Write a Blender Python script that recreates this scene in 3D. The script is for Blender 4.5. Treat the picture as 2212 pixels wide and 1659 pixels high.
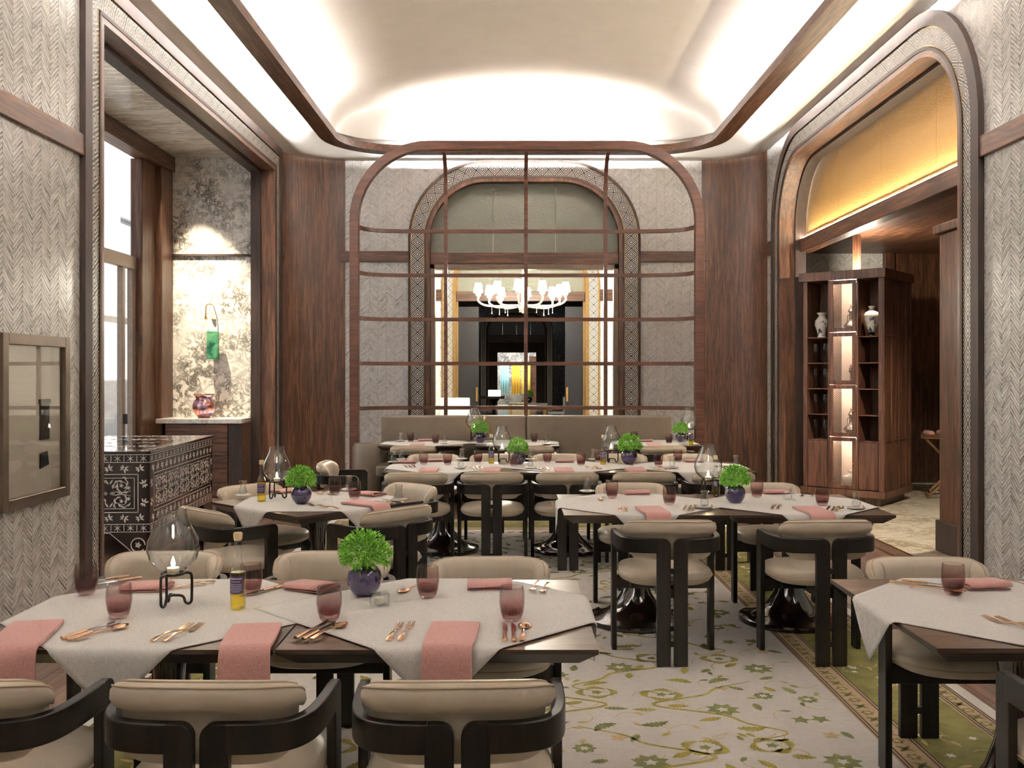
import bpy, bmesh, math, random
from mathutils import Vector, Matrix
PI = math.pi
for o in list(bpy.data.objects): bpy.data.objects.remove(o)
SC = bpy.context.scene; COL = SC.collection
# ------------------------------------------------------------------ camera, world, light, exposure
F, H, VX, VY = 2060.0, 1.577, 1108.0, 808.0          # focal length (px), eye height (m), vanishing point of the room
cd = bpy.data.cameras.new('camera'); cam = bpy.data.objects.new('camera', cd); COL.objects.link(cam)
cam.location = (0, 0, H); cam.rotation_euler = (PI/2, 0, 0)
cd.sensor_width = 36; cd.lens = F/2212*36; cd.clip_start = .05; cd.clip_end = 200
cd.shift_x = -(VX-1106)/2212; cd.shift_y = -(829.5-VY)/2212
SC.camera = cam
w = bpy.data.worlds.new('sky'); SC.world = w; w.use_nodes = True
w.node_tree.nodes['Background'].inputs[0].default_value = (.93, .96, 1, 1)
w.node_tree.nodes['Background'].inputs[1].default_value = .75
SC.view_settings.view_transform = 'Standard'; SC.view_settings.look = 'None'
SC.view_settings.gamma = 1; SC.view_settings.exposure = 1.2; SC.view_settings.use_curve_mapping = False

def lamp(name, typ, loc, energy, color=(1, .86, .68), target=None, label=None, **kw):
    l = bpy.data.lights.new(name, typ); l.energy = energy; l.color = color
    for k, v in kw.items(): setattr(l, k, v)
    o = bpy.data.objects.new(name, l); COL.objects.link(o); o.location = loc
    d = (Vector(target)-Vector(loc)) if target else Vector((0, 0, -1))
    o.rotation_euler = d.to_track_quat('-Z', 'Y').to_euler()
    return o
XL, XR, YB, ZC, XC = -3.15, 3.45, 13.55, 4.62, .16
lamp('sun_offscreen', 'SUN', (30, 26, 30), 5, (1, .97, .93), (-11, 16, 3), angle=.02)

def P(px, py, Y): return Vector(((px-VX)*Y/F, Y, H-(py-VY)*Y/F))
def G(px, py, z=.755):                                # point of the plane at height z
    s = (py-VY)/(H-z); return ((px-VX)/s, F/s)

# ------------------------------------------------------------------ mesh helpers
class MB:
    def __init__(s): s.v = []; s.f = []; s.uv = {}
    def add(s, vs, fs, uvs=None):
        b = len(s.v); s.v += [tuple(p) for p in vs]
        for i, f in enumerate(fs):
            if uvs and uvs[i]: s.uv[len(s.f)] = uvs[i]
            s.f.append([b+k for k in f])
        return s
    def box(s, x0, x1, y0, y1, z0, z1):
        return s.add([(x0,y0,z0),(x1,y0,z0),(x1,y1,z0),(x0,y1,z0),(x0,y0,z1),(x1,y0,z1),(x1,y1,z1),(x0,y1,z1)],
            [(0,3,2,1),(4,5,6,7),(0,1,5,4),(1,2,6,5),(2,3,7,6),(3,0,4,7)])
    def obox(s, a, b, w, h, up=(0,0,1)):              # bar from a to b, w wide, h tall
        a = Vector(a); b = Vector(b); d = (b-a).normalized(); u = Vector(up)
        r = d.cross(u)
        if r.length < 1e-4: r = d.cross(Vector((0,1,0)))
        r.normalize(); u = r.cross(d); vs = []
        for p in (a, b):
            for i, j in ((-1,-1),(1,-1),(1,1),(-1,1)): vs.append(p+r*(i*w/2)+u*(j*h/2))
        return s.add(vs, [(0,1,2,3),(7,6,5,4),(0,4,5,1),(1,5,6,2),(2,6,7,3),(3,7,4,0)])
    def prism(s, poly, ax, a, b):
        n = len(poly)
        m = {'z': lambda p, t: (p[0],p[1],t), 'y': lambda p, t: (p[0],t,p[1]), 'x': lambda p, t: (t,p[0],p[1])}[ax]
        vs = [m(p, a) for p in poly]+[m(p, b) for p in poly]
        return s.add(vs, [tuple(range(n)), tuple(range(2*n-1, n-1, -1))]+[(i,(i+1)%n,n+(i+1)%n,n+i) for i in range(n)])
    def lathe(s, prof, n=24, cx=0, cy=0, sx=1, sy=1):
        vs = []; fs = []; m = len(prof)
        for i in range(n):
            a = 2*PI*i/n
            for r, z in prof: vs.append((cx+r*math.cos(a)*sx, cy+r*math.sin(a)*sy, z))
        for i in range(n):
            j = (i+1) % n
            for k in range(m-1):
                if prof[k][0] < 1e-6: fs.append((i*m+k, j*m+k+1, i*m+k+1)[:3])
                elif prof[k+1][0] < 1e-6: fs.append((i*m+k, j*m+k, i*m+k+1))
                else: fs.append((i*m+k, j*m+k, j*m+k+1, i*m+k+1))
        return s.add(vs, fs)
    def tube(s, path, r, n=8, closed=False):
        path = [Vector(p) for p in path]; N = len(path); vs = []; fs = []
        rr = r if isinstance(r, (list, tuple)) else [r]*N
        up = Vector((0,0,1))
        for i, p in enumerate(path):
            if closed: d = path[(i+1) % N]-path[i-1]
            else: d = path[min(i+1,N-1)]-path[max(i-1,0)]
            d.normalize()
            if i == 0:
                q = up if abs(d.z) < .9 else Vector((1,0,0))
                nrm = (q-d*q.dot(d)).normalized()
            else:
                nrm = nrm-d*nrm.dot(d)
                nrm = nrm.normalized() if nrm.length > 1e-6 else d.orthogonal().normalized()
            bi = d.cross(nrm)
            for k in range(n):
                a = 2*PI*k/n; vs.append(p+nrm*math.cos(a)*rr[i]+bi*math.sin(a)*rr[i])
        for i in range(N if closed else N-1):
            j = (i+1) % N
            for k in range(n): fs.append((i*n+k, i*n+(k+1) % n, j*n+(k+1) % n, j*n+k))
        if not closed: fs += [tuple(range(n)), tuple(range((N-1)*n, N*n))]
        return s.add(vs, fs)
    def grid(s, fn, nu, nv, uvf=None, cu=False, cv=False):
        vs = [fn(i/(nu if cu else nu-1), j/(nv if cv else nv-1)) for i in range(nu) for j in range(nv)]; fs = []; us = []
        for i in range(nu if cu else nu-1):
            for j in range(nv if cv else nv-1):
                i2 = (i+1) % nu; j2 = (j+1) % nv
                fs.append((i*nv+j, i2*nv+j, i2*nv+j2, i*nv+j2))
        return s.add(vs, fs)
    def loft(s, rings, caps=True):
        n = len(rings[0]); vs = [p for r in rings for p in r]; fs = []
        for i in range(len(rings)-1):
            for k in range(n): fs.append((i*n+k, i*n+(k+1) % n, (i+1)*n+(k+1) % n, (i+1)*n+k))
        if caps: fs += [tuple(range(n)), tuple(range((len(rings)-1)*n, len(rings)*n))]
        return s.add(vs, fs)
    def mesh(s, name, mat, smooth=0, recalc=True):
        me = bpy.data.meshes.new(name); me.from_pydata(s.v, [], s.f)
        if s.uv:
            ul = me.uv_layers.new(name='UVMap')
            for p in me.polygons:
                u = s.uv.get(p.index)
                if u:
                    for k, li in enumerate(p.loop_indices): ul.data[li].uv = u[k]
        if recalc:
            bm = bmesh.new(); bm.from_mesh(me); bmesh.ops.recalc_face_normals(bm, faces=bm.faces); bm.to_mesh(me); bm.free()
        if smooth:
            me.polygons.foreach_set('use_smooth', [True]*len(me.polygons)); me.set_sharp_from_angle(angle=smooth)
        me.materials.append(mat); me.update()
        return me
    def build(s, name, mat, parent=None, smooth=0, bevel=0, seg=2, solid=0, sub=0, recalc=True, kind=None, label=None):
        o = bpy.data.objects.new(name, s.mesh(name, mat, smooth, recalc)); COL.objects.link(o)
        if parent: o.parent = parent
        if solid:
            m = o.modifiers.new('solid', 'SOLIDIFY'); m.thickness = solid; m.offset = 0
        if sub:
            m = o.modifiers.new('sub', 'SUBSURF'); m.levels = m.render_levels = sub
        if bevel:
            m = o.modifiers.new('bevel', 'BEVEL'); m.width = bevel; m.segments = seg; m.limit_method = 'ANGLE'; m.angle_limit = .6
            m.harden_normals = False
        if kind: o['kind'] = kind
        if label: o['label'] = label
        return o
def tag(o, label=None, cat=None, group=None, kind=None):
    if label: o['label'] = label
    if cat: o['category'] = cat
    if group: o['group'] = group
    if kind: o['kind'] = kind
    return o
def empty(name, loc=(0,0,0), rz=0, parent=None):
    o = bpy.data.objects.new(name, None); COL.objects.link(o); o.location = loc; o.rotation_euler = (0,0,rz); o.empty_display_size = .1
    if parent: o.parent = parent
    return o
def thing(name, label, cat, loc=(0,0,0), rz=0, group=None): return tag(empty(name, loc, rz), label, cat, group)
def struct(name, loc=(0,0,0)): return tag(empty(name, loc), kind='structure')
def copy_tree(o, parent=None):
    c = o.copy(); COL.objects.link(c); c.parent = parent
    for ch in list(o.children): copy_tree(ch, c)
    return c
class Kind:                                           # first put() builds the thing, later ones copy it with its parts
    def __init__(s, fn): s.fn = fn; s.root = None
    def put(s, x, y, z=0, rz=0, label=None, group=None, scale=None):
        if s.root is None: s.root = o = s.fn()
        else: o = copy_tree(s.root)
        o.location = (x, y, z); o.rotation_euler = (0, 0, rz)
        if scale: o.scale = (scale,)*3
        if label: o['label'] = label
        if group: o['group'] = group
        elif 'group' in o: del o['group']
        return o
def catmull(pts, n=6):
    out = []
    for i in range(len(pts)-1):
        p0 = Vector(pts[max(i-1,0)]); p1 = Vector(pts[i]); p2 = Vector(pts[i+1]); p3 = Vector(pts[min(i+2,len(pts)-1)])
        for k in range(n):
            t = k/n
            out.append(.5*((2*p1)+(p2-p0)*t+(2*p0-5*p1+4*p2-p3)*t*t+(3*p1-p0-3*p2+p3)*t**3))
    out.append(Vector(pts[-1])); return out

# ------------------------------------------------------------------ materials
def S(r, g, b):                                       # sRGB 0-255 -> linear
    f = lambda c: c/12.92 if c <= .04045 else ((c+.055)/1.055)**2.4
    return (f(r/255), f(g/255), f(b/255), 1)
class Mat:
    def __init__(s, name, rough=.5, metal=0, spec=.5, col=None):
        s.m = bpy.data.materials.new(name); s.m.use_nodes = True; s.t = s.m.node_tree; s.b = s.t.nodes['Principled BSDF']
        s.out = s.t.nodes['Material Output']
        s.set('Roughness', rough); s.set('Metallic', metal); s.set('Specular IOR Level', spec)
        if col: s.set('Base Color', col)
    def put(s, sock, v):
        if hasattr(v, 'is_output') or isinstance(v, bpy.types.NodeSocket): s.t.links.new(v, sock)
        else: sock.default_value = v
    def set(s, k, v): s.put(s.b.inputs[k], v); return s
    def n(s, typ, ins={}, out=0, **props):
        nd = s.t.nodes.new('ShaderNode'+typ)
        for k, v in props.items(): setattr(nd, k, v)
        for k, v in ins.items(): s.put(nd.inputs[k], v)
        return nd.outputs[out]
    def ma(s, op, a, b=0, c=0): return s.n('Math', {0: a, 1: b, 2: c}, operation=op)
    def obj(s): return s.n('TexCoord', out='Object')
    def pos(s): return s.n('NewGeometry', out='Position')
    def mapp(s, v, sc=(1,1,1), loc=(0,0,0), rot=(0,0,0)): return s.n('Mapping', {'Vector': v, 'Scale': sc, 'Location': loc, 'Rotation': rot})
    def noise(s, v, sc=5, det=4, ro=.55, dist=0, out=0): return s.n('TexNoise', {'Vector': v, 'Scale': sc, 'Detail': det, 'Roughness': ro, 'Distortion': dist}, out)
    def ramp(s, f, stops, interp='LINEAR'):
        nd = s.t.nodes.new('ShaderNodeValToRGB'); s.put(nd.inputs[0], f); e = nd.color_ramp.elements; nd.color_ramp.interpolation = interp
        while len(e) < len(stops): e.new(.5)
        for i, (p, c) in enumerate(stops): e[i].position = p; e[i].color = c if not isinstance(c, float) else (c,c,c,1)
        return nd.outputs[0]
    def mix(s, f, a, b, blend='MIX'):
        nd = s.t.nodes.new('ShaderNodeMix'); nd.data_type = 'RGBA'; nd.blend_type = blend
        s.put(nd.inputs[0], f); s.put(nd.inputs[6], a); s.put(nd.inputs[7], b); return nd.outputs[2]
    def xyz(s, v):
        nd = s.t.nodes.new('ShaderNodeSeparateXYZ'); s.t.links.new(v, nd.inputs[0]); return nd.outputs
    def comb(s, x, y, z=0): return s.n('CombineXYZ', {0: x, 1: y, 2: z})
    def bump(s, h, st=.3, d=.01): s.set('Normal', s.n('Bump', {'Height': h, 'Strength': st, 'Distance': d})); return s
def wood(name, axis, dark, light, rough=.42, sc=1.0, coat=0, bump=.12):
    m = Mat(name, rough)
    st = {'x': (1.1,16,16), 'y': (16,1.1,16), 'z': (16,16,1.1)}[axis]
    v = m.mapp(m.pos(), tuple(k*sc for k in st))
    a = m.noise(v, 1.6, 6, .6, .9); b = m.noise(v, 7, 4, .7)
    f = m.ma('ADD', m.ma('MULTIPLY', a, .72), m.ma('MULTIPLY', b, .28))
    m.set('Base Color', m.ramp(f, [(.39, tuple(c*.8 for c in dark[:3])+(1,)), (.47, dark), (.53, tuple((p+q)/2 for p, q in zip(dark, light))), (.61, light)]))
    m.bump(f, bump, .004)
    if coat: m.set('Coat Weight', coat).set('Coat Roughness', .12)
    return m.m
def plain(name, col, rough=.5, metal=0, spec=.5, nz=0, nsc=20, bump=0, coat=0, stretch=(1,1,1)):
    m = Mat(name, rough, metal, spec)
    v = m.mapp(m.obj(), stretch); f = m.noise(v, nsc, 4, .6)
    lo = tuple(c*(1-nz) for c in col[:3])+(1,); hi = tuple(min(1, c*(1+nz)) for c in col[:3])+(1,)
    m.set('Base Color', m.ramp(f, [(.35, lo), (.65, hi)]))
    if bump: m.bump(f, bump, .003)
    if coat: m.set('Coat Weight', coat).set('Coat Roughness', .08)
    return m.m
def chevron(name, axis, lo, hi, W=.12, SP=.032, SL=.85, rough=.2):
    m = Mat(name, rough)
    p = m.pos(); c = m.xyz(p); h = c[1] if axis == 'y' else c[0]; z = c[2]
    cc = m.ma('DIVIDE', h, W); ci = m.ma('FLOOR', cc); fr = m.ma('SUBTRACT', cc, ci)
    par = m.ma('FLOORED_MODULO', ci, 2)
    inv = m.ma('SUBTRACT', 1, fr)
    t = m.ma('ADD', m.ma('MULTIPLY', par, fr), m.ma('MULTIPLY', m.ma('SUBTRACT', 1, par), inv))
    u = m.ma('DIVIDE', m.ma('MULTIPLY_ADD', t, W*SL, z), SP); ri = m.ma('FLOOR', u); fu = m.ma('SUBTRACT', u, ri)
    rnd = m.n('TexWhiteNoise', {'Vector': m.comb(ci, ri)}, out='Value')
    ju = m.ma('MULTIPLY', m.ma('MINIMUM', fu, m.ma('SUBTRACT', 1, fu)), SP)
    jv = m.ma('MULTIPLY', m.ma('MINIMUM', fr, inv), W)
    j = m.n('MapRange', {0: m.ma('MINIMUM', ju, jv), 1: .0006, 2: .0016, 3: 0, 4: 1})
    off = m.comb(m.ma('MULTIPLY', rnd, 7), m.ma('MULTIPLY', rnd, 5), m.ma('MULTIPLY', rnd, 9))
    vv = m.n('VectorMath', {0: p, 1: off}, operation='ADD')
    # veins run along the tile
    dirz = m.ma('MULTIPLY', m.ma('SUBTRACT', m.ma('MULTIPLY', par, 2), 1), SL)
    sh = m.ma('MULTIPLY_ADD', h, dirz, z)
    q = m.comb(m.ma('MULTIPLY', h, 22), m.ma('MULTIPLY', sh, 85), m.ma('MULTIPLY', rnd, 40))
    a = m.noise(q, 1.0, 5, .66, .8); b = m.noise(vv, 5, 4, .6, .8)
    f = m.ma('ADD', m.ma('MULTIPLY', a, .62), m.ma('MULTIPLY', m.ma('ADD', b, m.ma('MULTIPLY', rnd, .16)), .38))
    col = m.ramp(f, [(.36, tuple(x*.8 for x in lo[:3])+(1,)), (.5, tuple(.4*x+.6*y for x, y in zip(lo, hi))), (.62, hi)])
    m.set('Base Color', m.mix(j, tuple(x*.55 for x in lo[:3])+(1,), col))
    m.bump(m.ma('ADD', m.ma('MULTIPLY', j, .6), m.ma('MULTIPLY', rnd, .5)), .25, .003)
    return m.m
def veined(name, lo, hi, sc=3.0, rough=.18, stretch=(1,1,1)):
    m = Mat(name, rough); v = m.mapp(m.pos(), stretch)
    a = m.noise(v, sc*2.0, 8, .72, .5); b = m.noise(v, sc*.6, 4, .6, .4)
    d = m.ma('ABSOLUTE', m.ma('SUBTRACT', a, .5))
    f = m.ma('ADD', m.ma('MULTIPLY', d, 5.5), m.ma('MULTIPLY', m.ma('SUBTRACT', b, .45), 1.4))
    m.set('Base Color', m.ramp(f, [(.02, lo), (.22, tuple(.45*x+.55*y for x, y in zip(lo, hi))), (.5, hi)])); return m.m
def mosaic(name, lo, hi, period, rough=.42):
    m = Mat(name, rough); c = m.xyz(m.n('TexCoord', out='UV'))
    u = m.ma('FRACT', m.ma('DIVIDE', c[0], period))
    dx = m.ma('ABSOLUTE', m.ma('MULTIPLY_ADD', u, 2, -1)); dy = m.ma('ABSOLUTE', m.ma('MULTIPLY_ADD', c[1], 2, -1))
    d = m.ma('ADD', dx, m.ma('MULTIPLY', dy, .92)); mm = m.ma('MINIMUM', d, m.ma('SUBTRACT', 2.0, d))
    ring = m.ma('FRACT', m.ma('MULTIPLY_ADD', mm, 3.0, .1))
    w_ = m.n('MapRange', {0: m.ma('ABSOLUTE', m.ma('SUBTRACT', ring, .5)), 1: .2, 2: .28, 3: 1, 4: 0})
    tess = m.n('TexVoronoi', {'Vector': m.comb(m.ma('MULTIPLY', c[0], 130), m.ma('MULTIPLY', c[1], 22))}, feature='DISTANCE_TO_EDGE')
    tj = m.n('MapRange', {0: tess, 1: .02, 2: .1, 3: .45, 4: 1})
    dot = m.ma('LESS_THAN', mm, .13)
    ddk = m.ma('MULTIPLY', m.ma('GREATER_THAN', dx, .86), m.ma('LESS_THAN', dy, .17))
    k = m.ma('MAXIMUM', w_, dot); k = m.ma('MULTIPLY', m.ma('MULTIPLY', k, tj), m.ma('SUBTRACT', 1, ddk))
    m.set('Base Color', m.mix(k, lo, hi)); return m.m
def hammered(name, col, rough, metal, sc=45):
    m = Mat(name, rough, metal, col=col)
    v = m.n('TexVoronoi', {'Vector': m.pos(), 'Scale': sc}, feature='SMOOTH_F1')
    w_ = m.noise(m.pos(), sc*.7, 2, .5)
    m.bump(m.ma('ADD', v, w_), .55, .012); return m.m
def thin_glass(name, tint=(.96,.97,.97,1), gloss=.02, grad=None, ior=1.45):
    m = Mat(name); t = m.t; col = tint
    if grad:
        z = m.xyz(m.obj())[2]; col = m.ramp(m.ma('DIVIDE', z, grad[0]), grad[1])
    fc = m.n('LayerWeight', {'Blend': .5}, out='Facing')
    col = m.mix(m.ma('POWER', fc, 4), col, m.mix(1.0, col, (.3,.27,.27,1), 'MULTIPLY'))
    tr = m.n('BsdfTransparent', {'Color': col}); gl = m.n('BsdfGlossy', {'Color': (1,1,1,1), 'Roughness': gloss})
    f0 = ((ior-1)/(ior+1))**2
    fr = m.ma('MULTIPLY_ADD', m.ma('POWER', fc, 5), .9-f0, f0); mx = m.n('MixShader', {0: fr, 1: tr, 2: gl})
    t.links.new(mx, m.out.inputs[0]); return m.m
def emit(name, col, st):
    m = Mat(name, col=(0,0,0,1)); m.set('Emission Color', col).set('Emission Strength', st); return m.m

WZ = wood('oak_upright', 'z', S(70,45,31), S(112,76,53)); WX = wood('oak_across', 'x', S(66,43,30), S(108,73,52)); WY = wood('oak_along', 'y', S(70,45,31), S(114,77,55))
WDK = WZ; WMOULD = wood('oak_moulding', 'z', S(36,22,16), S(58,36,26), .6)
WCAB = wood('oak_cabinet', 'z', S(74,46,32), S(112,74,54), .45); WDRAW = WX
WSCR = wood('oak_screen', 'x', S(78,46,33), S(104,66,49), .4)
TTOP = wood('table_oak', 'x', S(70,50,37), S(104,78,58), .3, .9, coat=.25, bump=.05)
TEDGE = wood('table_edge_oak', 'x', S(40,28,22), S(58,42,33), .35)
CHW = wood('wenge', 'z', S(15,11,9), S(27,20,17), .38, bump=.05); CHW.node_tree.nodes['Principled BSDF'].inputs['Specular IOR Level'].default_value = .3
FLOORW = wood('floor_oak', 'y', S(88,64,52), S(132,102,84), .3, .6)
LEATHER = plain('cream_leather', S(198,186,168), .36, nz=.05, nsc=9, bump=0)
LEATH2 = plain('taupe_leather', S(112,100,86), .38, nz=.06, nsc=7)
PIPING = plain('piping_leather', S(188,170,142), .45)
LACQ = plain('brown_lacquer', S(30,17,14), .08, spec=.6, nz=.05, coat=.8)
LINEN = Mat('linen'); _v = LINEN.obj()
_w = LINEN.noise(LINEN.mapp(_v, (900,60,60)), 1, 2); _x = LINEN.noise(LINEN.mapp(_v, (80,800,800)), 1, 2)
LINEN.set('Base Color', LINEN.ramp(LINEN.ma('MULTIPLY', LINEN.ma('ADD', _w, _x), .5), [(.35, S(205,204,203)), (.62, S(238,237,235))])); LINEN.set('Roughness', .9)
LINEN.bump(LINEN.ma('ADD', _w, _x), .15, .001); LINEN = LINEN.m
def cloth_mat(name, a, b):
    m = Mat(name, .85); v = m.obj(); w_ = m.noise(m.mapp(v, (800,90,90)), 1, 2); x_ = m.noise(m.mapp(v, (90,700,700)), 1, 2)
    m.set('Base Color', m.ramp(m.ma('MULTIPLY', m.ma('ADD', w_, x_), .5), [(.35, a), (.62, b)])); m.bump(m.ma('ADD', w_, x_), .12, .001); m.set('Sheen Weight', .15); return m.m
PINK = cloth_mat('pink_linen', S(180,128,124), S(204,157,151))
MCHY = chevron('marble_chevron_side', 'y', S(134,132,128), S(232,231,228)); MCHX = chevron('marble_chevron_back_lit', 'x', S(162,162,162), S(243,243,243))  # same marble; back copy is lighter, stronger light put into its colour
MVEIN = veined('marble_veined', S(112,106,96), S(234,229,220), 3.6); MSOFF = veined('marble_soffit', S(176,164,150), S(232,226,216), 1.3, .12, (1,5,1))
MSLAB = veined('marble_slab', S(170,160,150), S(235,231,226), 4, .15); MFLOOR = veined('marble_floor', S(176,162,136), S(226,216,196), 2.5, .12)
MDARK = veined('marble_dark', S(26,26,30), S(70,72,78), 3, .15)
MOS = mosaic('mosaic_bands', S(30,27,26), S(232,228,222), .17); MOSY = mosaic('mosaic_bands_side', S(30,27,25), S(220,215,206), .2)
HAMG = hammered('hammered_gold', S(200,160,98), .34, .45, 80); HAMS = hammered('hammered_grey', S(124,126,116), .32, .6, 110)  # side lunette panes gold, back lunette panes grey-green
PLASTER = plain('plaster', S(236,233,228), .75, nz=.02, nsc=3); VAULT = PLASTER
GOLD = plain('brass', S(196,160,96), .25, 1, nz=.1); BRONZE = plain('bronze', S(112,98,86), .35, .8, nz=.12, nsc=6); COPPER = plain('rose_gold', S(206,170,140), .18, 1, nz=.04)
IRON = plain('black_iron', S(34,28,25), .45, .4, nz=.15)
GLASS = thin_glass('clear_glass', ior=1.7); WINGLASS = thin_glass('window_glass', (.98,.99,.99,1), .01)
TUMB = thin_glass('amethyst_glass', gloss=.03, grad=(.115, [(.04, (.97,.96,.96,1)), (.13, (.36,.2,.19,1)), (.3, (.56,.41,.4,1)), (.55, (.8,.7,.69,1)), (.9, (.9,.86,.85,1))]))
LATT = thin_glass('door_glass', (.97,.96,.94,1), .05)
POT = plain('aubergine_ceramic', S(40,24,62), .07, nz=.05, coat=.9)
LEAF = Mat('basil_leaf', .5); _r = LEAF.n('NewGeometry', out='Random Per Island')
LEAF.set('Base Color', LEAF.ramp(_r, [(0, S(74,142,28)), (.5, S(116,184,50)), (1, S(164,216,88))])); LEAF.set('Subsurface Weight', 0); LEAF = LEAF.m
CORK = plain('beech_stopper', S(226,204,162), .6, nz=.08); WAX = plain('wax', S(245,240,228), .5)
OIL = thin_glass('olive_oil', (.86,.74,.08,1), .03); LABELM = plain('aubergine_label', S(60,44,82), .5); LETTER = plain('label_print', S(190,180,200), .5)
PEARL = plain('mother_of_pearl', S(224,218,212), .25, nz=.12, nsc=30); EBONY = plain('ebony', S(38,24,22), .2, nz=.1, coat=.7)
FLAME = emit('flame', (1,.76,.42,1), 90); SHADE = emit('lit_lampshade', (1,.9,.74,1), 5)
LED = emit('led_strip', (1,.96,.905,1), 300); LEDW = emit('led_warm', (1,.85,.6,1), 95); LEDN = emit('niche_led', (1,.88,.74,1), 85)
WHITE = plain('white_lacquer', S(238,236,232), .3); CHINA = plain('white_china', S(236,234,230), .12, nz=.02)
# ------------------------------------------------------------------ the room
def arch_path(a0, a1, v0, v1, r, d, n=14):
    rr = max(r-d, 0.0005); x0, x1, vt = a0+d, a1-d, v1-d; pts = []
    m = 10
    for i in range(m): pts.append((x0, v0+(vt-rr-v0)*i/m))
    for i in range(n+1):
        t = PI-i/n*PI/2; pts.append((x0+rr+rr*math.cos(t), vt-rr+rr*math.sin(t)))
    for i in range(1, m): pts.append((x0+rr+(x1-x0-2*rr)*i/m, vt))
    for i in range(n+1):
        t = PI/2-i/n*PI/2; pts.append((x1-rr+rr*math.cos(t), vt-rr+rr*math.sin(t)))
    for i in range(m-1, -1, -1): pts.append((x1, v0+(vt-rr-v0)*i/m))
    return pts
def arch_band(M, A, d0, d1, q0, q1, back=False):
    mb = MB(); o = arch_path(*A, d0); i = arch_path(*A, d1); n = len(o); L = [0]
    for k in range(1, n):
        mo = [(o[k][c]+i[k][c])/2-(o[k-1][c]+i[k-1][c])/2 for c in (0, 1)]; L.append(L[-1]+math.hypot(*mo))
    c = L[-1]/2
    vs = [M(*p, q1) for p in o]+[M(*p, q1) for p in i]+[M(*p, q0) for p in o]+[M(*p, q0) for p in i]
    fs = []; us = []
    for k in range(n-1):
        fs.append((k, k+1, n+k+1, n+k)); us.append([(L[k]-c,0),(L[k+1]-c,0),(L[k+1]-c,1),(L[k]-c,1)])
        fs.append((2*n+k, 2*n+k+1, k+1, k)); us.append(None)
        fs.append((n+k, n+k+1, 3*n+k+1, 3*n+k)); us.append(None)
        if back: fs.append((3*n+k, 3*n+k+1, 2*n+k+1, 2*n+k)); us.append(None)
    mb.add(vs, fs, us); return mb
def plate(M, h0, h1, z0, z1, A, q=0):                 # wall face with an arched opening cut out
    a0, a1, v0, v1, r = A; p = arch_path(*A, 0, 14); mb = MB(); half = len(p)//2
    l = [(x, z) for x, z in p if x <= a0+r+1e-5]; rt = [(x, z) for x, z in p if x >= a1-r-1e-5]
    for side, hx in ((l, h0), (rt, h1)):
        for k in range(len(side)-1):
            (xa, za), (xb, zb) = side[k], side[k+1]
            if abs(za-zb) < 1e-6: continue
            mb.add([M(hx, za, q), M(xa, za, q), M(xb, zb, q), M(hx, zb, q)], [(0,1,2,3)])
    if z1 > v1+1e-4: mb.add([M(h0, v1, q), M(h1, v1, q), M(h1, z1, q), M(h0, z1, q)], [(0,1,2,3)])
    return mb
ML = lambda h, z, q: (XL+q, h, z)
MR = lambda h, z, q: (XR-q, h, z)
def MBk(yb): return lambda h, z, q: (h, yb-q, z)
R_AR = (6.98, 12.6, 0, 4.6, 1.15); L_AR = (6.93, 12.86, 0, 4.6, 0.0); B_AR = (-1.485, 1.81, 0, 4.61, 1.12)

fl = MB().box(XL-.0, XR, -1.5, YB, -.1, 0); fl = tag(fl.build('floor', FLOORW), kind='structure')
ps = MB()
# planks of the oak floor that show beside the rug
def strip(x0, x1, y0, y1, parent, wd=.14, ln=1.5, z=.003):
    me = [MB().box(.0015, wd-.0015, .0015, ln-.0015, 0, z).mesh('plank', FLOORW)]
    i = 0; x = x0
    while x < x1-.01:
        y = y0-(i*.53 % 1)*ln
        while y < y1:
            if y > y0-.01 and y+ln < y1+.3:
                o = bpy.data.objects.new('plank', me[0]); COL.objects.link(o); o.location = (x, y, .0); o.parent = parent
            y += ln
        x += wd; i += 1
strip(XL+.02, -2.0, 3.0, 12.6, fl); strip(2.3, XR-.2, 3.0, 12.6, fl)

# --- left wall with its square opening
wl = struct('wall_left')
pl = MB().add([ML(-1.5,0,0), ML(6.93,0,0), ML(6.93,ZC,0), ML(-1.5,ZC,0)], [(0,1,2,3)]); pl.add([ML(12.86,0,0), ML(YB-.3,0,0), ML(YB-.3,ZC,0), ML(12.86,ZC,0)], [(0,1,2,3)])
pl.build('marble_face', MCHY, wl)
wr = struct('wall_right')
plate(MR, -1.5, YB-.3, 0, ZC, R_AR).build('marble_face', MCHY, wr)
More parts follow.
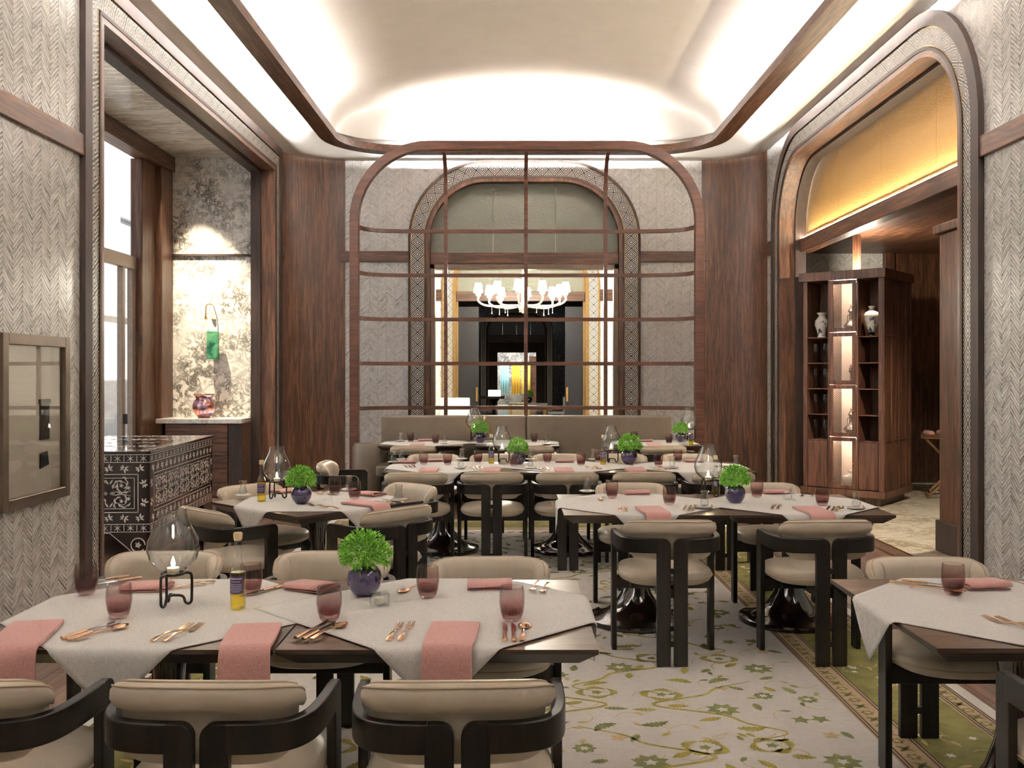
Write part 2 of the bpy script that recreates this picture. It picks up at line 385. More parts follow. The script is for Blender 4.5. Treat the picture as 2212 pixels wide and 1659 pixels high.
# herringbone marble tiles on the wall ends that stand near the tables
def tiles(M, sgn, y0, y1, parent, front):
    W, SP, SL, g = .12, .032, .85, .0011; rest = MB(); ind = []
    c0 = math.ceil(y0/W-.001); c1 = math.floor(y1/W+.001); rnd = random.Random(5)
    def corners(par):
        t0, t1 = (0, 1) if par else (1, 0)
        return [(g, -t0*W*SL+g), (W-g, -t1*W*SL+g), (W-g, -t1*W*SL+SP-g), (g, -t0*W*SL+SP-g)]
    meshes = {}
    for par in (0, 1):
        mb = MB(); cs = corners(par); q = .004
        mb.add([(0, a, b) for a, b in cs]+[(sgn*q, a+(0.0008 if i in (0,3) else -.0008), b+(.0008 if i < 2 else -.0008)) for i, (a, b) in enumerate(cs)], [(4,5,6,7),(0,1,5,4),(1,2,6,5),(2,3,7,6),(3,0,4,7)])
        meshes[par] = mb
    me = {p: m.mesh('tile', MCHY) for p, m in meshes.items()}
    cells = [(ci, ri) for ci in range(c0, c1) for ri in range(5, int((ZC-.03)/SP))]
    near = set(sorted(cells, key=lambda c: front(c[0]*W, c[1]*SP))[:300])
    for ci, ri in cells:
        z = ri*SP
        if 3.06 < z < 3.34: continue
        par = ci % 2; x = XL if sgn > 0 else XR; dq = rnd.uniform(0, .0012)
        if (ci, ri) in near:
            o = bpy.data.objects.new('tile', me[par]); COL.objects.link(o); o.parent = parent
            o.location = (x+sgn*dq, ci*W, z); o.rotation_euler = (rnd.uniform(-.004,.004), 0, rnd.uniform(-.012,.012))
        else:
            m = meshes[par]; a, b = rnd.uniform(-.0007,.0007), rnd.uniform(-.0007,.0007)
            rest.add([(x+sgn*dq+p[0]+(a if k in (5,6) else b if k in (7,) else 0), ci*W+p[1], z+p[2]) for k, p in enumerate(m.v)], m.f)
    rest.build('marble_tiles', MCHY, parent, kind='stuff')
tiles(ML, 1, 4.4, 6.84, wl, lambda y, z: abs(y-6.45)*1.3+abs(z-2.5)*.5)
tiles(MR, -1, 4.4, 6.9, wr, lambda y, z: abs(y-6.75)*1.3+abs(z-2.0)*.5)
tag(MB().box(XL-.02, XR+.02, -1.6, -1.5, 0, 5.5).build('wall_front', MCHX), kind='structure')
# wooden dado rails on the walls
tr = struct('trim_1')
for i, (x0, x1, y0, y1, m) in enumerate(((XL, XL+.035, -1.5, 6.95, WY), (XL, XL+.035, 12.84, YB-.5, WY), (XR-.035, XR, -1.5, 7.0, WY), (XR-.035, XR, 12.58, YB-.5, WY), (XL+.7, -1.46, YB-.035, YB, WX), (1.79, XR-.7, YB-.035, YB, WX))):
    MB().box(x0, x1, y0, y1, 3.165, 3.32).build('rail', m, tr, bevel=.006)
# --- arch surrounds
def surround(name, M, A, dd, mos, reveal, wm=WMOULD, revm=WZ):
    t = struct(name); e = dd
    arch_band(M, A, 0, e[0], -.02, .045).build('outer_moulding', wm, t, .5)
    arch_band(M, A, e[0], e[0]+.008, -.02, .028).build('brass_line', GOLD, t, .5)
    arch_band(M, A, e[0]+.008, e[1], -.02, .025).build('mosaic_band', mos, t, .5)
    arch_band(M, A, e[1], e[1]+.006, -.02, .028).build('brass_line', GOLD, t, .5)
    arch_band(M, A, e[1]+.006, e[2], -.02, .035).build('inner_moulding', wm, t, .5)
    jl = arch_band(M, A, e[2], e[2]+.05, -reveal, .03, True).build('jamb_lining', revm, t, .5)
    if revm is WZ and abs(M(1,0,0)[1]-M(0,0,0)[1]) > .5:        # grain follows the head of the side openings
        jl.data.materials.append(WY)
        for p in jl.data.polygons:
            if p.center.z > A[3]-.5 and abs(p.center.y-(A[0]+A[1])/2) < (A[1]-A[0])/2-.6: p.material_index = 1
    arch_band(M, A, e[2]+.05, e[2]+.09, -reveal, -reveal*.55, True).build('stop_moulding', wm, t, .5)
    return t
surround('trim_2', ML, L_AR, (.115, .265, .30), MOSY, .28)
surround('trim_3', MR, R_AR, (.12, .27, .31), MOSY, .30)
TB = MBk(YB); surround('trim_4', TB, B_AR, (.035, .22, .255), MOS, .22)
# --- back wall with portal, curved oak corners
wb = struct('wall_back')
plate(TB, XL+.6, XR-.6, 0, ZC, B_AR).build('marble_face', MCHX, wb)
for sx, x0 in ((1, XL), (-1, XR)):
    for k in range(3):                                # three book-matched oak veneer leaves to a corner
        mb = MB(); a0, a1 = PI/2*k/3, PI/2*(k+1)/3
        def f(u, v, a0=a0, a1=a1): 
            t = a0+(a1-a0)*u; return (x0+sx*(.77-.77*math.cos(t)), YB-.02-.6+.6*math.sin(t), (ZC+.1)*v)
        mb.grid(f, 9, 2).build('corner_veneer', WDK, wb, 1)
def transom(name, M, hx0, hx1, A, d, q, n, mat, z0=3.14, z1=3.31, bar=None):
    """oak transom bar and hammered lunette panes of an arch"""
    t = struct(name)
    m = MB(); a = M(hx0, z0, q-.06); b = M(hx1, z1, q+.10)
    m.box(min(a[0],b[0]), max(a[0],b[0]), min(a[1],b[1]), max(a[1],b[1]), z0, z1).build('transom_bar', bar or (WX if abs(M(1,0,0)[0]-M(0,0,0)[0]) > .5 else WY), t, bevel=.008)
    p = [(x, z) for x, z in arch_path(*A, d) if z >= z1-.001]
    x0, x1 = hx0, hx1
    def top(x):
        for k in range(len(p)-1):
            if p[k][0] <= x <= p[k+1][0] and p[k+1][0] > p[k][0]+1e-7:
                f = (x-p[k][0])/(p[k+1][0]-p[k][0]); return p[k][1]+f*(p[k+1][1]-p[k][1])
        return z1+.2
    for k in range(n):
        xa, xb = x0+(x1-x0)*k/n+.003, x0+(x1-x0)*(k+1)/n-.003; N = 14
        poly = [(xa, z1-.01)]+[(xa+(xb-xa)*i/N, top(min(max(xa+(xb-xa)*i/N, x0+.004), x1-.004))) for i in range(N+1)]+[(xb, z1-.01)]
        m = MB(); n_ = len(poly); m.add([M(*c, q) for c in poly]+[M(*c, q-.015) for c in poly], [tuple(range(n_)), tuple(range(2*n_-1, n_-1, -1))]+[(i,(i+1) % n_,n_+(i+1) % n_,n_+i) for i in range(n_)])
        m.build('pane', mat, t)
    return t
transom('window_1', TB, -1.18, 1.505, B_AR, .30, -.12, 3, HAMS)
transom('window_2', MR, 7.24, 12.34, R_AR, .26, -.33, 4, HAMG)
# LED behind the right transom bar washes the gold panes
o = MB().box(XR+.25, XR+.265, 7.4, 12.2, 3.311, 3.319).build('cove_light', LEDW); tag(o, 'thin warm light strip along the base of the gold lunette', 'light')
# bronze door frame in the back portal
fr = struct('trim_5')
for x0, x1 in ((-1.18, -1.11), (1.435, 1.505)): MB().box(x0, x1, YB+.02, YB+.16, 0, 3.14).build('bronze_jamb', BRONZE, fr, bevel=.006)
MB().box(-1.18, 1.505, YB+.02, YB+.2, 3.07, 3.14).build('bronze_head', BRONZE, fr, bevel=.006)

# --- ceiling: plaster soffit, oak ring, lit cove, vault
ce = struct('ceiling'); RA = (-2.42, 2.74, -1.5, 13.02, .95)
MZ = lambda z: (lambda h, v, q: (h, v, z-q))
OA = (XL-.01, XR+.01, -1.5, YB+.01, .3); po = arch_path(*OA, 0); pi_ = arch_path(*RA, 0); sm = MB(); NS = 24
sm.add([(a[0]+(b[0]-a[0])*t, a[1]+(b[1]-a[1])*t, ZC-.008+.138*(lambda q_: 3*q_*q_-2*q_**3)(min(1, max(0, (t-.3)/.42)))) for t in [k/NS for k in range(NS+1)] for a, b in zip(po, pi_)], [(k*len(po)+i, k*len(po)+i+1, (k+1)*len(po)+i+1, (k+1)*len(po)+i) for k in range(NS) for i in range(len(po)-1)])
sm.build('soffit', PLASTER, ce, 1)
arch_band(MZ(ZC), RA, -.03, .17, .0, .05, True).build('oak_ring', WY, ce, .5, label='dark oak ring framing the ceiling cove')
arch_band(MZ(ZC), RA, .13, .17, -.045, .0, True).build('ring_lip', WY, ce, .5)
pr = [(-2.43, 4.75), (-2.43, 4.84), (-2.36, 5.00), (-2.18, 5.13), (-1.92, 5.19)]
cx = XC; vault = [(-1.92+(4.16)*i/20, 5.19+.25*(1-((i-10)/10)**2)) for i in range(21)]
right = [(2*XC-x, z) for x, z in reversed(pr)]
for nm, seq, mt in (('cove_side', pr, PLASTER), ('vault', vault, VAULT), ('cove_side', right, PLASTER)):
    mb = MB(); n = len(seq)
    mb.add([(x, y, z) for y in (-1.5, 13.04) for x, z in seq], [(k, k+1, n+k+1, n+k) for k in range(n-1)]); mb.build(nm, mt, ce, .6)
full = pr+vault[1:-1]+right
full = [(-2.43, 4.75)]+full+[(2*XC+2.43, 4.75)]
MB().add([(x, 13.04, z) for x, z in full], [tuple(range(len(full)))]).build('cove_end', PLASTER, ce)
lr = thing('cove_light', 'bright warm light strip hidden behind the oak ring of the ceiling', 'light')
for x0, x1, y0, y1 in ((-2.297, -2.291, -1.4, 12.0), (2.611, 2.617, -1.4, 12.0), (-1.4, 1.7, 12.891, 12.897)):
    MB().box(x0, x1, y0, y1, ZC+.004, ZC+.04).build('strip', LED, lr)
# --- left window bay
XW = -4.62
wa = struct('wall_bay')
MB().box(XW-.02, XL-.3, 12.6, 12.7, 0, 4.5).build('marble_face', MVEIN, wa)
MB().box(XW+.02, XL-.29, 12.575, 12.6, 3.13, 3.16).build('brass_bead', WMOULD, wa)
MB().box(XW-.2, XL-.28, 6.75, 6.93, 0, 4.5).build('near_return', MVEIN, wa)
MB().box(XW-.2, XL-.02, 6.75, 12.7, -.1, -.001).build('bay_floor', FLOORW, wa)
sf = tag(MB().box(XW-.2, XL-.02, 6.75, 12.7, 4.44, 4.5).build('ceiling_bay', MSOFF), kind='structure')
wn = struct('window_3')
MB().box(XW-.06, XW+.16, 6.93, 12.6, 4.24, 4.44).build('lintel', WY, wn, bevel=.01)
MB().box(XW-.10, XW+.05, 11.76, 12.2, 0, 4.24).build('oak_post', WZ, wn, bevel=.012)
MB().box(XW-.10, XW+.13, 12.2, 12.6, 0, 4.24).build('oak_post', WZ, wn, bevel=.012)
FRM = plain('window_bronze', S(132,116,104), .4, .3, nz=.1)
MB().box(XW-.1, XW-.02, 6.93, 11.76, 2.86, 3.02).build('transom', FRM, wn, bevel=.008)
for y in (7.0, 8.0, 9.0, 9.9, 10.72, 11.36): MB().box(XW-.1, XW-.03, y, y+.085, 0, 2.86).build('mullion', FRM, wn, bevel=.006)
MB().box(XW-.1, XW-.03, 11.66, 11.76, 0, 2.86).build('mullion', FRM, wn, bevel=.006)
for y in (10.55,): MB().box(XW-.08, XW-.04, y, y+.05, 3.02, 4.24).build('mullion', FRM, wn)
ys = [6.93, 8.04, 9.04, 9.94, 10.76, 11.40, 11.70]
for k in range(6): MB().box(XW-.068, XW-.062, ys[k], ys[k+1], 0, 2.9).build('pane', WINGLASS, wn)
MB().box(XW-.068, XW-.062, 6.93, 10.57, 3.0, 4.26).build('pane', WINGLASS, wn); MB().box(XW-.068, XW-.062, 10.57, 11.76, 3.0, 4.26).build('pane', WINGLASS, wn)
hd = MB(); hd.box(XW-.03, XW+.01, 11.38, 11.41, .98, 1.1).build('handle', IRON, wn)
# pale building across the street
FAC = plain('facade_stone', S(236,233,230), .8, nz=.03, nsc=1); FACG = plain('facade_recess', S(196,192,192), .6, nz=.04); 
fb = thing('building', 'pale stone building with square windows seen through the bay window', 'building', (-11, 20, 0))
MB().box(-1, 0, -12, 22, -3, 3.15).build('wall', FAC, fb); MB().box(-1, .25, -12, 22, 3.15, 3.5).build('cornice', FAC, fb)
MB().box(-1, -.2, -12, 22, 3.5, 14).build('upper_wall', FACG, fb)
for zz in (3.5, 6.6, 9.8): MB().box(-.25, .02, -12, 22, zz+2.5, zz+3.1).build('floor_band', FAC, fb)
for k in range(12): MB().box(-.24, .05, -12+k*2.9, -12+k*2.9+1.2, 3.5, 14).build('pier', FAC, fb)
for k in range(12): MB().box(-.19, -.17, -10.8+k*2.9, -9.1+k*2.9, 3.7, 6.0).build('window', plain('facade_window', S(206,214,222), .1) if k == 0 else bpy.data.materials['facade_window'], fb)
gd = tag(MB().box(-14, XW-.2, -5, 45, -.3, -.1).build('ground', plain('paving', S(214,210,204), .8, nz=.05)), kind='structure')

# --- right anteroom
XQ = 8.2
ar = struct('wall_anteroom')
MB().box(XR, 5.35, 13.8, 13.9, 0, 3.34).build('marble_face', MCHX, ar); MB().box(5.35, 5.5, 13.72, 13.9, 0, 3.34).build('oak_pilaster', WCAB, ar, bevel=.01)
for k in range(4): MB().box(5.5+.68*k+.004, 5.5+.68*(k+1)-.004, 13.8, 13.86, 0, 3.34).build('oak_panel', WZ, ar, bevel=.004)
for k in range(9): MB().box(XQ-.05, XQ, 6.2+.85*k+.004, 6.2+.85*(k+1)-.004, 0, 3.34).build('oak_panel', WZ, ar, bevel=.004)
MB().box(XR+.3, XQ, 6.1, 6.2, 0, 3.34).build('oak_panel', WZ, ar)
MB().box(XR+.05, XR+.29, 6.1, 6.98, 0, 3.34).build('oak_panel', WZ, ar)
ac = struct('ceiling_anteroom')
OAKC = WY
for k in range(6): MB().box(XR+.29+.78*k+.003, XR+.29+.78*(k+1)-.003, 6.1, 13.9, 3.32, 3.36).build('ceiling_board', OAKC, ac)
MB().box(XR, XR+.29, 12.6, 13.9, 3.32, 3.36).build('ceiling_board', WY, ac)
af = struct('floor_anteroom')
MB().box(XR+.02, 5.6, 6.1, 13.9, -.1, .004).build('marble_slab', MFLOOR, af); MB().box(5.6, XQ, 6.1, 13.9, -.1, .004).build('carpet_base', plain('ante_carpet', S(206,212,190), .9), af)
MB().box(XR-.16, XR-.02, 7.2, 12.4, 0, .012).build('threshold', WDK, af, bevel=.004); MB().box(XR-.03, XR-.005, 7.2, 12.4, 0, .016).build('brass_strip', GOLD, af)
stp = MB(); rnd = random.Random(3)
for i in range(16):
    for j in range(40):
        x, y = 5.62+i*.16, 6.3+j*.185+(i % 2)*.09
        stp.add([(x,y,.006),(x+.13,y+.05,.006),(x+.13,y+.1,.006),(x,y+.05,.006)], [(0,1,2,3)])
stp.build('carpet_dashes', plain('ante_dash', S(30,34,26), .9), af, kind='stuff')
pi = tag(empty('trim_6'), kind='structure')
MB().box(3.80, 4.2, 8.05, 8.5, 0, 2.82).build('pilaster_shaft', WDK, pi, bevel=.01); MB().box(3.76, 4.24, 8.0, 8.55, 2.82, 2.9).build('pilaster_cap', WDK, pi, bevel=.01); MB().box(3.775, 4.225, 8.02, 8.53, 0, .28).build('pilaster_plinth', WMOULD, pi, bevel=.01)
# lamp of the anteroom ceiling that lights its marble floor, hidden behind the dining room wall
lamp('anteroom_lamp_offscreen', 'SPOT', (4.6, 8.9, 3.28), 200, (1, .88, .7), (4.4, 9.6, 0), spot_size=2.0, spot_blend=.6, shadow_soft_size=.05)

# --- second room behind the portal, third portal far beyond
Y2 = 19.9; r2 = struct('wall_second_room')
W2 = MCHX
TB2 = MBk(Y2); plate(TB2, XL, XR, 0, ZC, B_AR).build('marble_face', W2, r2)
for x in (XL, XR): MB().box(x-.03, x+.03, YB+.3, Y2, 0, ZC).build('side_face', W2, r2)
MB().box(XL, -1.2, YB+.2, YB+.24, 0, ZC).build('front_return', W2, r2); MB().box(1.53, XR, YB+.2, YB+.24, 0, ZC).build('front_return', W2, r2); MB().box(-1.2, 1.53, YB+.2, YB+.24, 3.15, ZC).build('front_header', W2, r2)
for x0, x1 in ((XL+.03, -1.48), (1.8, XR-.03)): MB().box(x0, x1, Y2-.04, Y2, 3.1, 3.34).build('rail', WX, r2)
tag(MB().box(XL, XR, YB+.2, Y2+.05, ZC, ZC+.05).build('ceiling_second_room', PLASTER), kind='structure')
tag(MB().box(XL-2, XR+2, YB, 52, -.1, 0).build('floor_second_room', MFLOOR), kind='structure')
BRS = plain('dull_brass', S(128,104,68), .45, .7, nz=.1)
t7 = surround('trim_7', TB2, B_AR, (.03, .22, .25), MOS, .2, BRS, BRS)
transom('window_4', TB2, -1.18, 1.505, B_AR, .30, -.12, 3, HAMS, 3.1, 3.3, WX)
r3 = struct('wall_third_room'); Y3 = 42.9
TB3 = MBk(Y3); plate(TB3, XL-2, XR+2, 0, 6, B_AR).build('marble_face', MDARK, r3)
DKB = plain('charcoal_panel', S(13,14,20), .45, nz=.08); 
for x in (XL-.6, XR+.6): MB().box(x-.03, x+.03, Y2+.1, Y3, 0, 6).build('side_face', DKB, r3)
for x in (XL, XR+.6): MB().box(x-.63, x+.03, Y2, Y2+.1, 0, 6).build('side_return', DKB, r3)
for x in (XL-2, XR+2): MB().box(x-.03, x+.03, Y3, 50.1, 0, 6).build('lobby_side', MDARK, r3)
MB().box(XL-2, -3, 50, 50.1, 0, 6).build('end_return', MDARK, r3); MB().box(3.4, XR+2, 50, 50.1, 0, 6).build('end_return', MDARK, r3)
tag(MB().box(XL-2, XR+2, Y2+.05, 52, 5.2, 5.3).build('ceiling_third_room', DKB), kind='structure')
surround('trim_8', TB3, B_AR, (.05, .26, .34), mosaic('mosaic_blue', S(120,130,150), S(214,222,232), .2), .4)
transom('window_5', TB3, -1.1, 1.43, B_AR, .36, -.12, 4, plain('grey_glass', S(122,132,136), .3), 3.0, 3.35)
for x0, x1 in ((-1.14, -.7), (1.05, 1.47)): MB().box(x0, x1, Y3+.1, Y3+.5, 0, 3.0).build('oak_leaf', WMOULD, r3)
MB().box(-.7, 1.05, Y3+.1, Y3+.5, 2.55, 3.0).build('oak_head', WMOULD, r3)
MB().box(-3, 3.4, 50, 50.1, 0, 5).build('end_wall', veined('marble_end', S(110,112,116), S(206,210,212), 2), r3)
MB().box(.85, 1.6, 49.5, 50, 0, 2.5).build('oak_bay', WDRAW, r3)
lamp('far_lobby_lamp_offscreen', 'AREA', (.2, 46.5, 4.2), 260, (1, .93, .82), size=3)
cu = [('pale blue curtain hanging at the end of the far lobby', S(150,200,215), -.55), ('golden yellow curtain hanging in the middle of the far lobby', S(214,176,70), .05), ('pale yellow curtain hanging beside the oak bay of the far lobby', S(232,214,110), .55)]
for lb, c, x in cu:
    mb = MB(); N = 24
    def f(u, v, x=x): return (x+.44*u-.1, 49.2+.05*math.sin(u*22), .55+1.5*v)
    o = mb.grid(f, N, 2).build('curtain', plain('curtain_'+str(int(x*100)), c, .8), None, 1, solid=.01); tag(o, lb, 'curtain')
door = tag(MB().box(-1.16, -.72, Y2+.22, Y2+.27, 0, 3.0).build('door_1', DKB, bevel=.004), kind='structure'); MB().box(-.78, -.74, Y2+.15, Y2+.22, 1.0, 1.3).build('handle', GOLD, door)
door = tag(MB().box(1.1, 1.47, Y2+.22, Y2+.27, 0, 3.0).build('door_2', plain('steel_panel', S(30,31,38), .35, .2), bevel=.004), kind='structure'); MB().box(1.12, 1.16, Y2+.15, Y2+.22, 1.0, 1.3).build('handle', GOLD, door)
# ------------------------------------------------------------------ rug with its woven figures
RZ = .008
def blob(mb, pts, z): mb.add([(x, y, z) for x, y in pts], [tuple(range(len(pts)))])
def leaf(cx, cy, a, L, W, teeth=0, bend=0):
    n = 12; out = []; half = []
    for side in (1, -1):
        r = range(n+1) if side > 0 else range(n-1, 0, -1)
        for i in r:
            t = i/n; w_ = W*math.sin(PI*t**.8)**.8*(1+(.34 if i % 2 else -.22)*(1 if teeth else 0))
            x = L*(t-.5); y = side*w_/2+bend*L*((t-.5)**2*4-.5)
            out.append((cx+x*math.cos(a)-y*math.sin(a), cy+x*math.sin(a)+y*math.cos(a)))
    return out
def rosette(cx, cy, r, k=8, dep=.22, a0=0, ys=1):
    return [(cx+r*(1+dep*math.cos(k*t))*math.cos(t+a0), cy+ys*r*(1+dep*math.cos(k*t))*math.sin(t+a0)) for t in [2*PI*i/(k*6) for i in range(k*6)]]
def star(cx, cy, r, k=8, dep=.38, a0=0):
    return [(cx+r*(1 if i % 2 == 0 else 1-dep)*math.cos(PI*i/k+a0), cy+r*(1 if i % 2 == 0 else 1-dep)*math.sin(PI*i/k+a0)) for i in range(2*k)]
def stroke(mb, pts, w_, z, taper=False):
    P_ = [Vector((p[0], p[1])) for p in pts]; n = len(P_); L = []; R = []
    for i in range(n):
        d = P_[min(i+1,n-1)]-P_[max(i-1,0)]
        if d.length < 1e-9: d = Vector((1,0))
        d.normalize(); nn = Vector((-d.y, d.x)); ww = w_/2*(math.sin(PI*(i+.6)/(n+.2))**.5 if taper else 1)
        L.append(P_[i]+nn*ww); R.append(P_[i]-nn*ww)
    mb.add([(p.x, p.y, z) for p in L]+[(p.x, p.y, z) for p in R], [(i, i+1, n+i+1, n+i) for i in range(n-1)])
rug = thing('rug', 'large ivory rug with olive floral field and green border under the tables', 'rug')
x0, x1, y0, y1 = -1.95, 2.25, 1.6, 10.3
IV = plain('rug_ivory', S(216,212,208), .95, nz=.06, nsc=30, bump=.25); IVB = plain('rug_edge', S(226,224,218), .95, nz=.05, nsc=60, bump=.3)
OLV = plain('rug_olive', S(136,126,52), .95, nz=.3, nsc=22); OLD = plain('rug_moss', S(100,102,56), .95, nz=.3, nsc=22); TAN = plain('rug_tan', S(186,164,118), .95, nz=.12, nsc=26)
BRN = plain('rug_brown', S(70,54,40), .95, nz=.1); GRN = plain('rug_green', S(112,107,56), .95, nz=.32, nsc=9, bump=.2); BEI = plain('rug_beige', S(176,152,122), .95, nz=.1)
MB().box(x0, x1, y0, y1, .0, RZ-.001).build('rug_edge', IVB, rug)
def ring(d0, d1, mat, z, nm):
    m = MB(); a = [(x0+d0,y0+d0),(x1-d0,y0+d0),(x1-d0,y1-d0),(x0+d0,y1-d0)]; b = [(x0+d1,y0+d1),(x1-d1,y0+d1),(x1-d1,y1-d1),(x0+d1,y1-d1)]
    m.add([(x,y,z) for x,y in a]+[(x,y,z) for x,y in b]+[(x,y,.002) for x,y in a]+[(x,y,.002) for x,y in b], [(i,(i+1)%4,4+(i+1)%4,4+i) for i in range(4)]+[(8+i,8+(i+1)%4,(i+1)%4,i) for i in range(4)]); m.build(nm, mat, rug)
e = (.07, .185, .53, .685)
ring(e[0], e[1], BEI, RZ, 'guard_stripe'); ring(e[1], e[2], GRN, RZ, 'green_border'); ring(e[2], e[3], BEI, RZ, 'guard_stripe')
MB().box(x0+e[3], x1-e[3], y0+e[3], y1-e[3], .002, RZ).build('ivory_field', IV, rug)
mo, md, mt, mbk, mw = MB(), MB(), MB(), MB(), MB(); z = RZ+.0007; rr = random.Random(11)
for d in (e[0], e[0]+.016, e[1]-.028, e[1]-.012, e[2], e[2]+.016, e[3]-.028, e[3]-.012):
    for xa, ya, xb, yb in ((x0+d,y0+d,x0+d,y1-d),(x1-d,y0+d,x1-d,y1-d),(x0+d,y1-d,x1-d,y1-d)): stroke(mbk, [(xa,ya),(xb,yb)], .009, z)
for d in ((e[0]+e[1])/2, (e[2]+e[3])/2):              # guard figures: rosettes and crosses
    for xx in (x0+d, x1-d):
        y = y0+d; k = 0
        while y < y1-d:
            if k % 2 == 0:
                blob(md, rosette(xx, y, .027, 6), z); blob(mt, rosette(xx, y, .014, 6), z+.0004)
            else:
                for a in (.8, -.8): blob(md, leaf(xx, y, a, .085, .02, 1), z)
            y += .085; k += 1
for k in range(260):                                   # border figures
    s = rr.random() < .5; bx = (x0+rr.uniform(.22,.5)) if s else (x1-rr.uniform(.22,.5)); by = rr.uniform(y0+.3, y1-.3)
    if rr.random() < .45: blob(mw, star(bx, by, rr.uniform(.014,.03), 6, .5, rr.random()), z)
    elif rr.random() < .5: blob(mt, leaf(bx, by, rr.random()*6, .07, .02, 1), z)
    else:
        a0 = rr.random()*6; stroke(mt, [(bx+.05*t*math.cos(a0+t*2.2), by+.05*t*math.sin(a0+t*2.2)) for t in [i/5 for i in range(9)]], .006, z)
fx0, fx1, fy0, fy1 = x0+e[3]+.06, x1-e[3]-.06, y0+e[3], y1-e[3]
def inside(p): return fx0 < p[0] < fx1 and fy0 < p[1] < fy1
pitch = .62; ny = int((fy1-fy0)/pitch)
for j in range(ny+1):
    for i in range(4):
        cx_, cy_ = fx0+.2+i*.78+(.39 if j % 2 else 0), fy0+.3+j*pitch
        sx_ = 1 if (i+j) % 2 else -1
        # winding stem
        pts = []
        for p in [(cx_+sx_*(.22*math.sin(t*2.3+.4)+.06*math.sin(t*6)), cy_+.24*t-.36) for t in [k/10 for k in range(34)]]:
            if not inside(p): break
            pts.append(p)
        if len(pts) > 4: stroke(mo, pts, .02, z, True)
        for q, (dx, dy) in enumerate(((0,0),(.28,.19),(-.24,.22),(.13,-.24),(.34,-.1),(-.14,.07),(-.28,-.2),(.07,.29),(.2,.03),(-.03,-.13),(.36,.28),(-.34,.01))):
            px_, py_ = cx_+dx*sx_+rr.uniform(-.04,.04), cy_+dy+rr.uniform(-.04,.04)
            if not (fx0+.04 < px_ < fx1-.04 and fy0+.05 < py_ < fy1-.05): continue
            a = rr.random()*6.28
            if q == 0:
                blob(md, star(px_, py_, .085, 8, .34, a), z+.0002); blob(mw, star(px_, py_, .034, 5, .5, a), z+.0005)
            elif q == 1:
                blob(md, rosette(px_, py_, .045, 8, .14), z+.0002); blob(mw, star(px_, py_, .028, 6, .55), z+.0005)
            elif q == 2:
                for s_ in (0, 1, 2, 3): blob(mo, leaf(px_+.07*math.cos(s_*PI/2+a), py_+.055*math.sin(s_*PI/2+a), s_*PI/2+a+PI/2, .11, .036, 1, .3), z)
                blob(md, star(px_, py_, .03, 5, .4), z)
            elif q in (3, 6): blob(mo if rr.random() < .5 else md, leaf(px_, py_, a, .14, .05, 1, .12), z)
            elif q == 4: blob(md, star(px_, py_, .05, 5, .5, a), z)
            elif q == 5:
                stroke(mt, [(px_+.13*t*math.cos(a+t*3), py_+.13*t*math.sin(a+t*3)) for t in [k/8 for k in range(9)]], .007, z); blob(mo, leaf(px_, py_, a, .1, .04, 1), z)
            elif q == 7: blob(mt, rosette(px_, py_, .03, 5, .3), z); blob(md, leaf(px_+.07, py_, a, .09, .035, 1), z)
            else: blob(rr.choice((mo, md)), leaf(px_, py_, a, rr.uniform(.07,.12), .038, 1), z)
        for q in range(9):
            px_, py_ = cx_+rr.uniform(-.55,.55), cy_+rr.uniform(-.45,.45)
            if inside((px_, py_)):
                a = rr.random()*6; blob(rr.choice((mo, md, mt)), leaf(px_, py_, a, .055, .024, 0), z)
                stroke(mt, [(px_+.1*t*math.cos(a+t), py_+.1*t*math.sin(a+t)) for t in [k/5 for k in range(7)]], .005, z)
for nm, m_, mat in (('olive_figures', mo, OLV), ('moss_figures', md, OLD), ('tan_figures', mt, TAN), ('brown_lines', mbk, BRN), ('ivory_figures', mw, IVB)): m_.build(nm, mat, rug, recalc=False, kind='stuff')

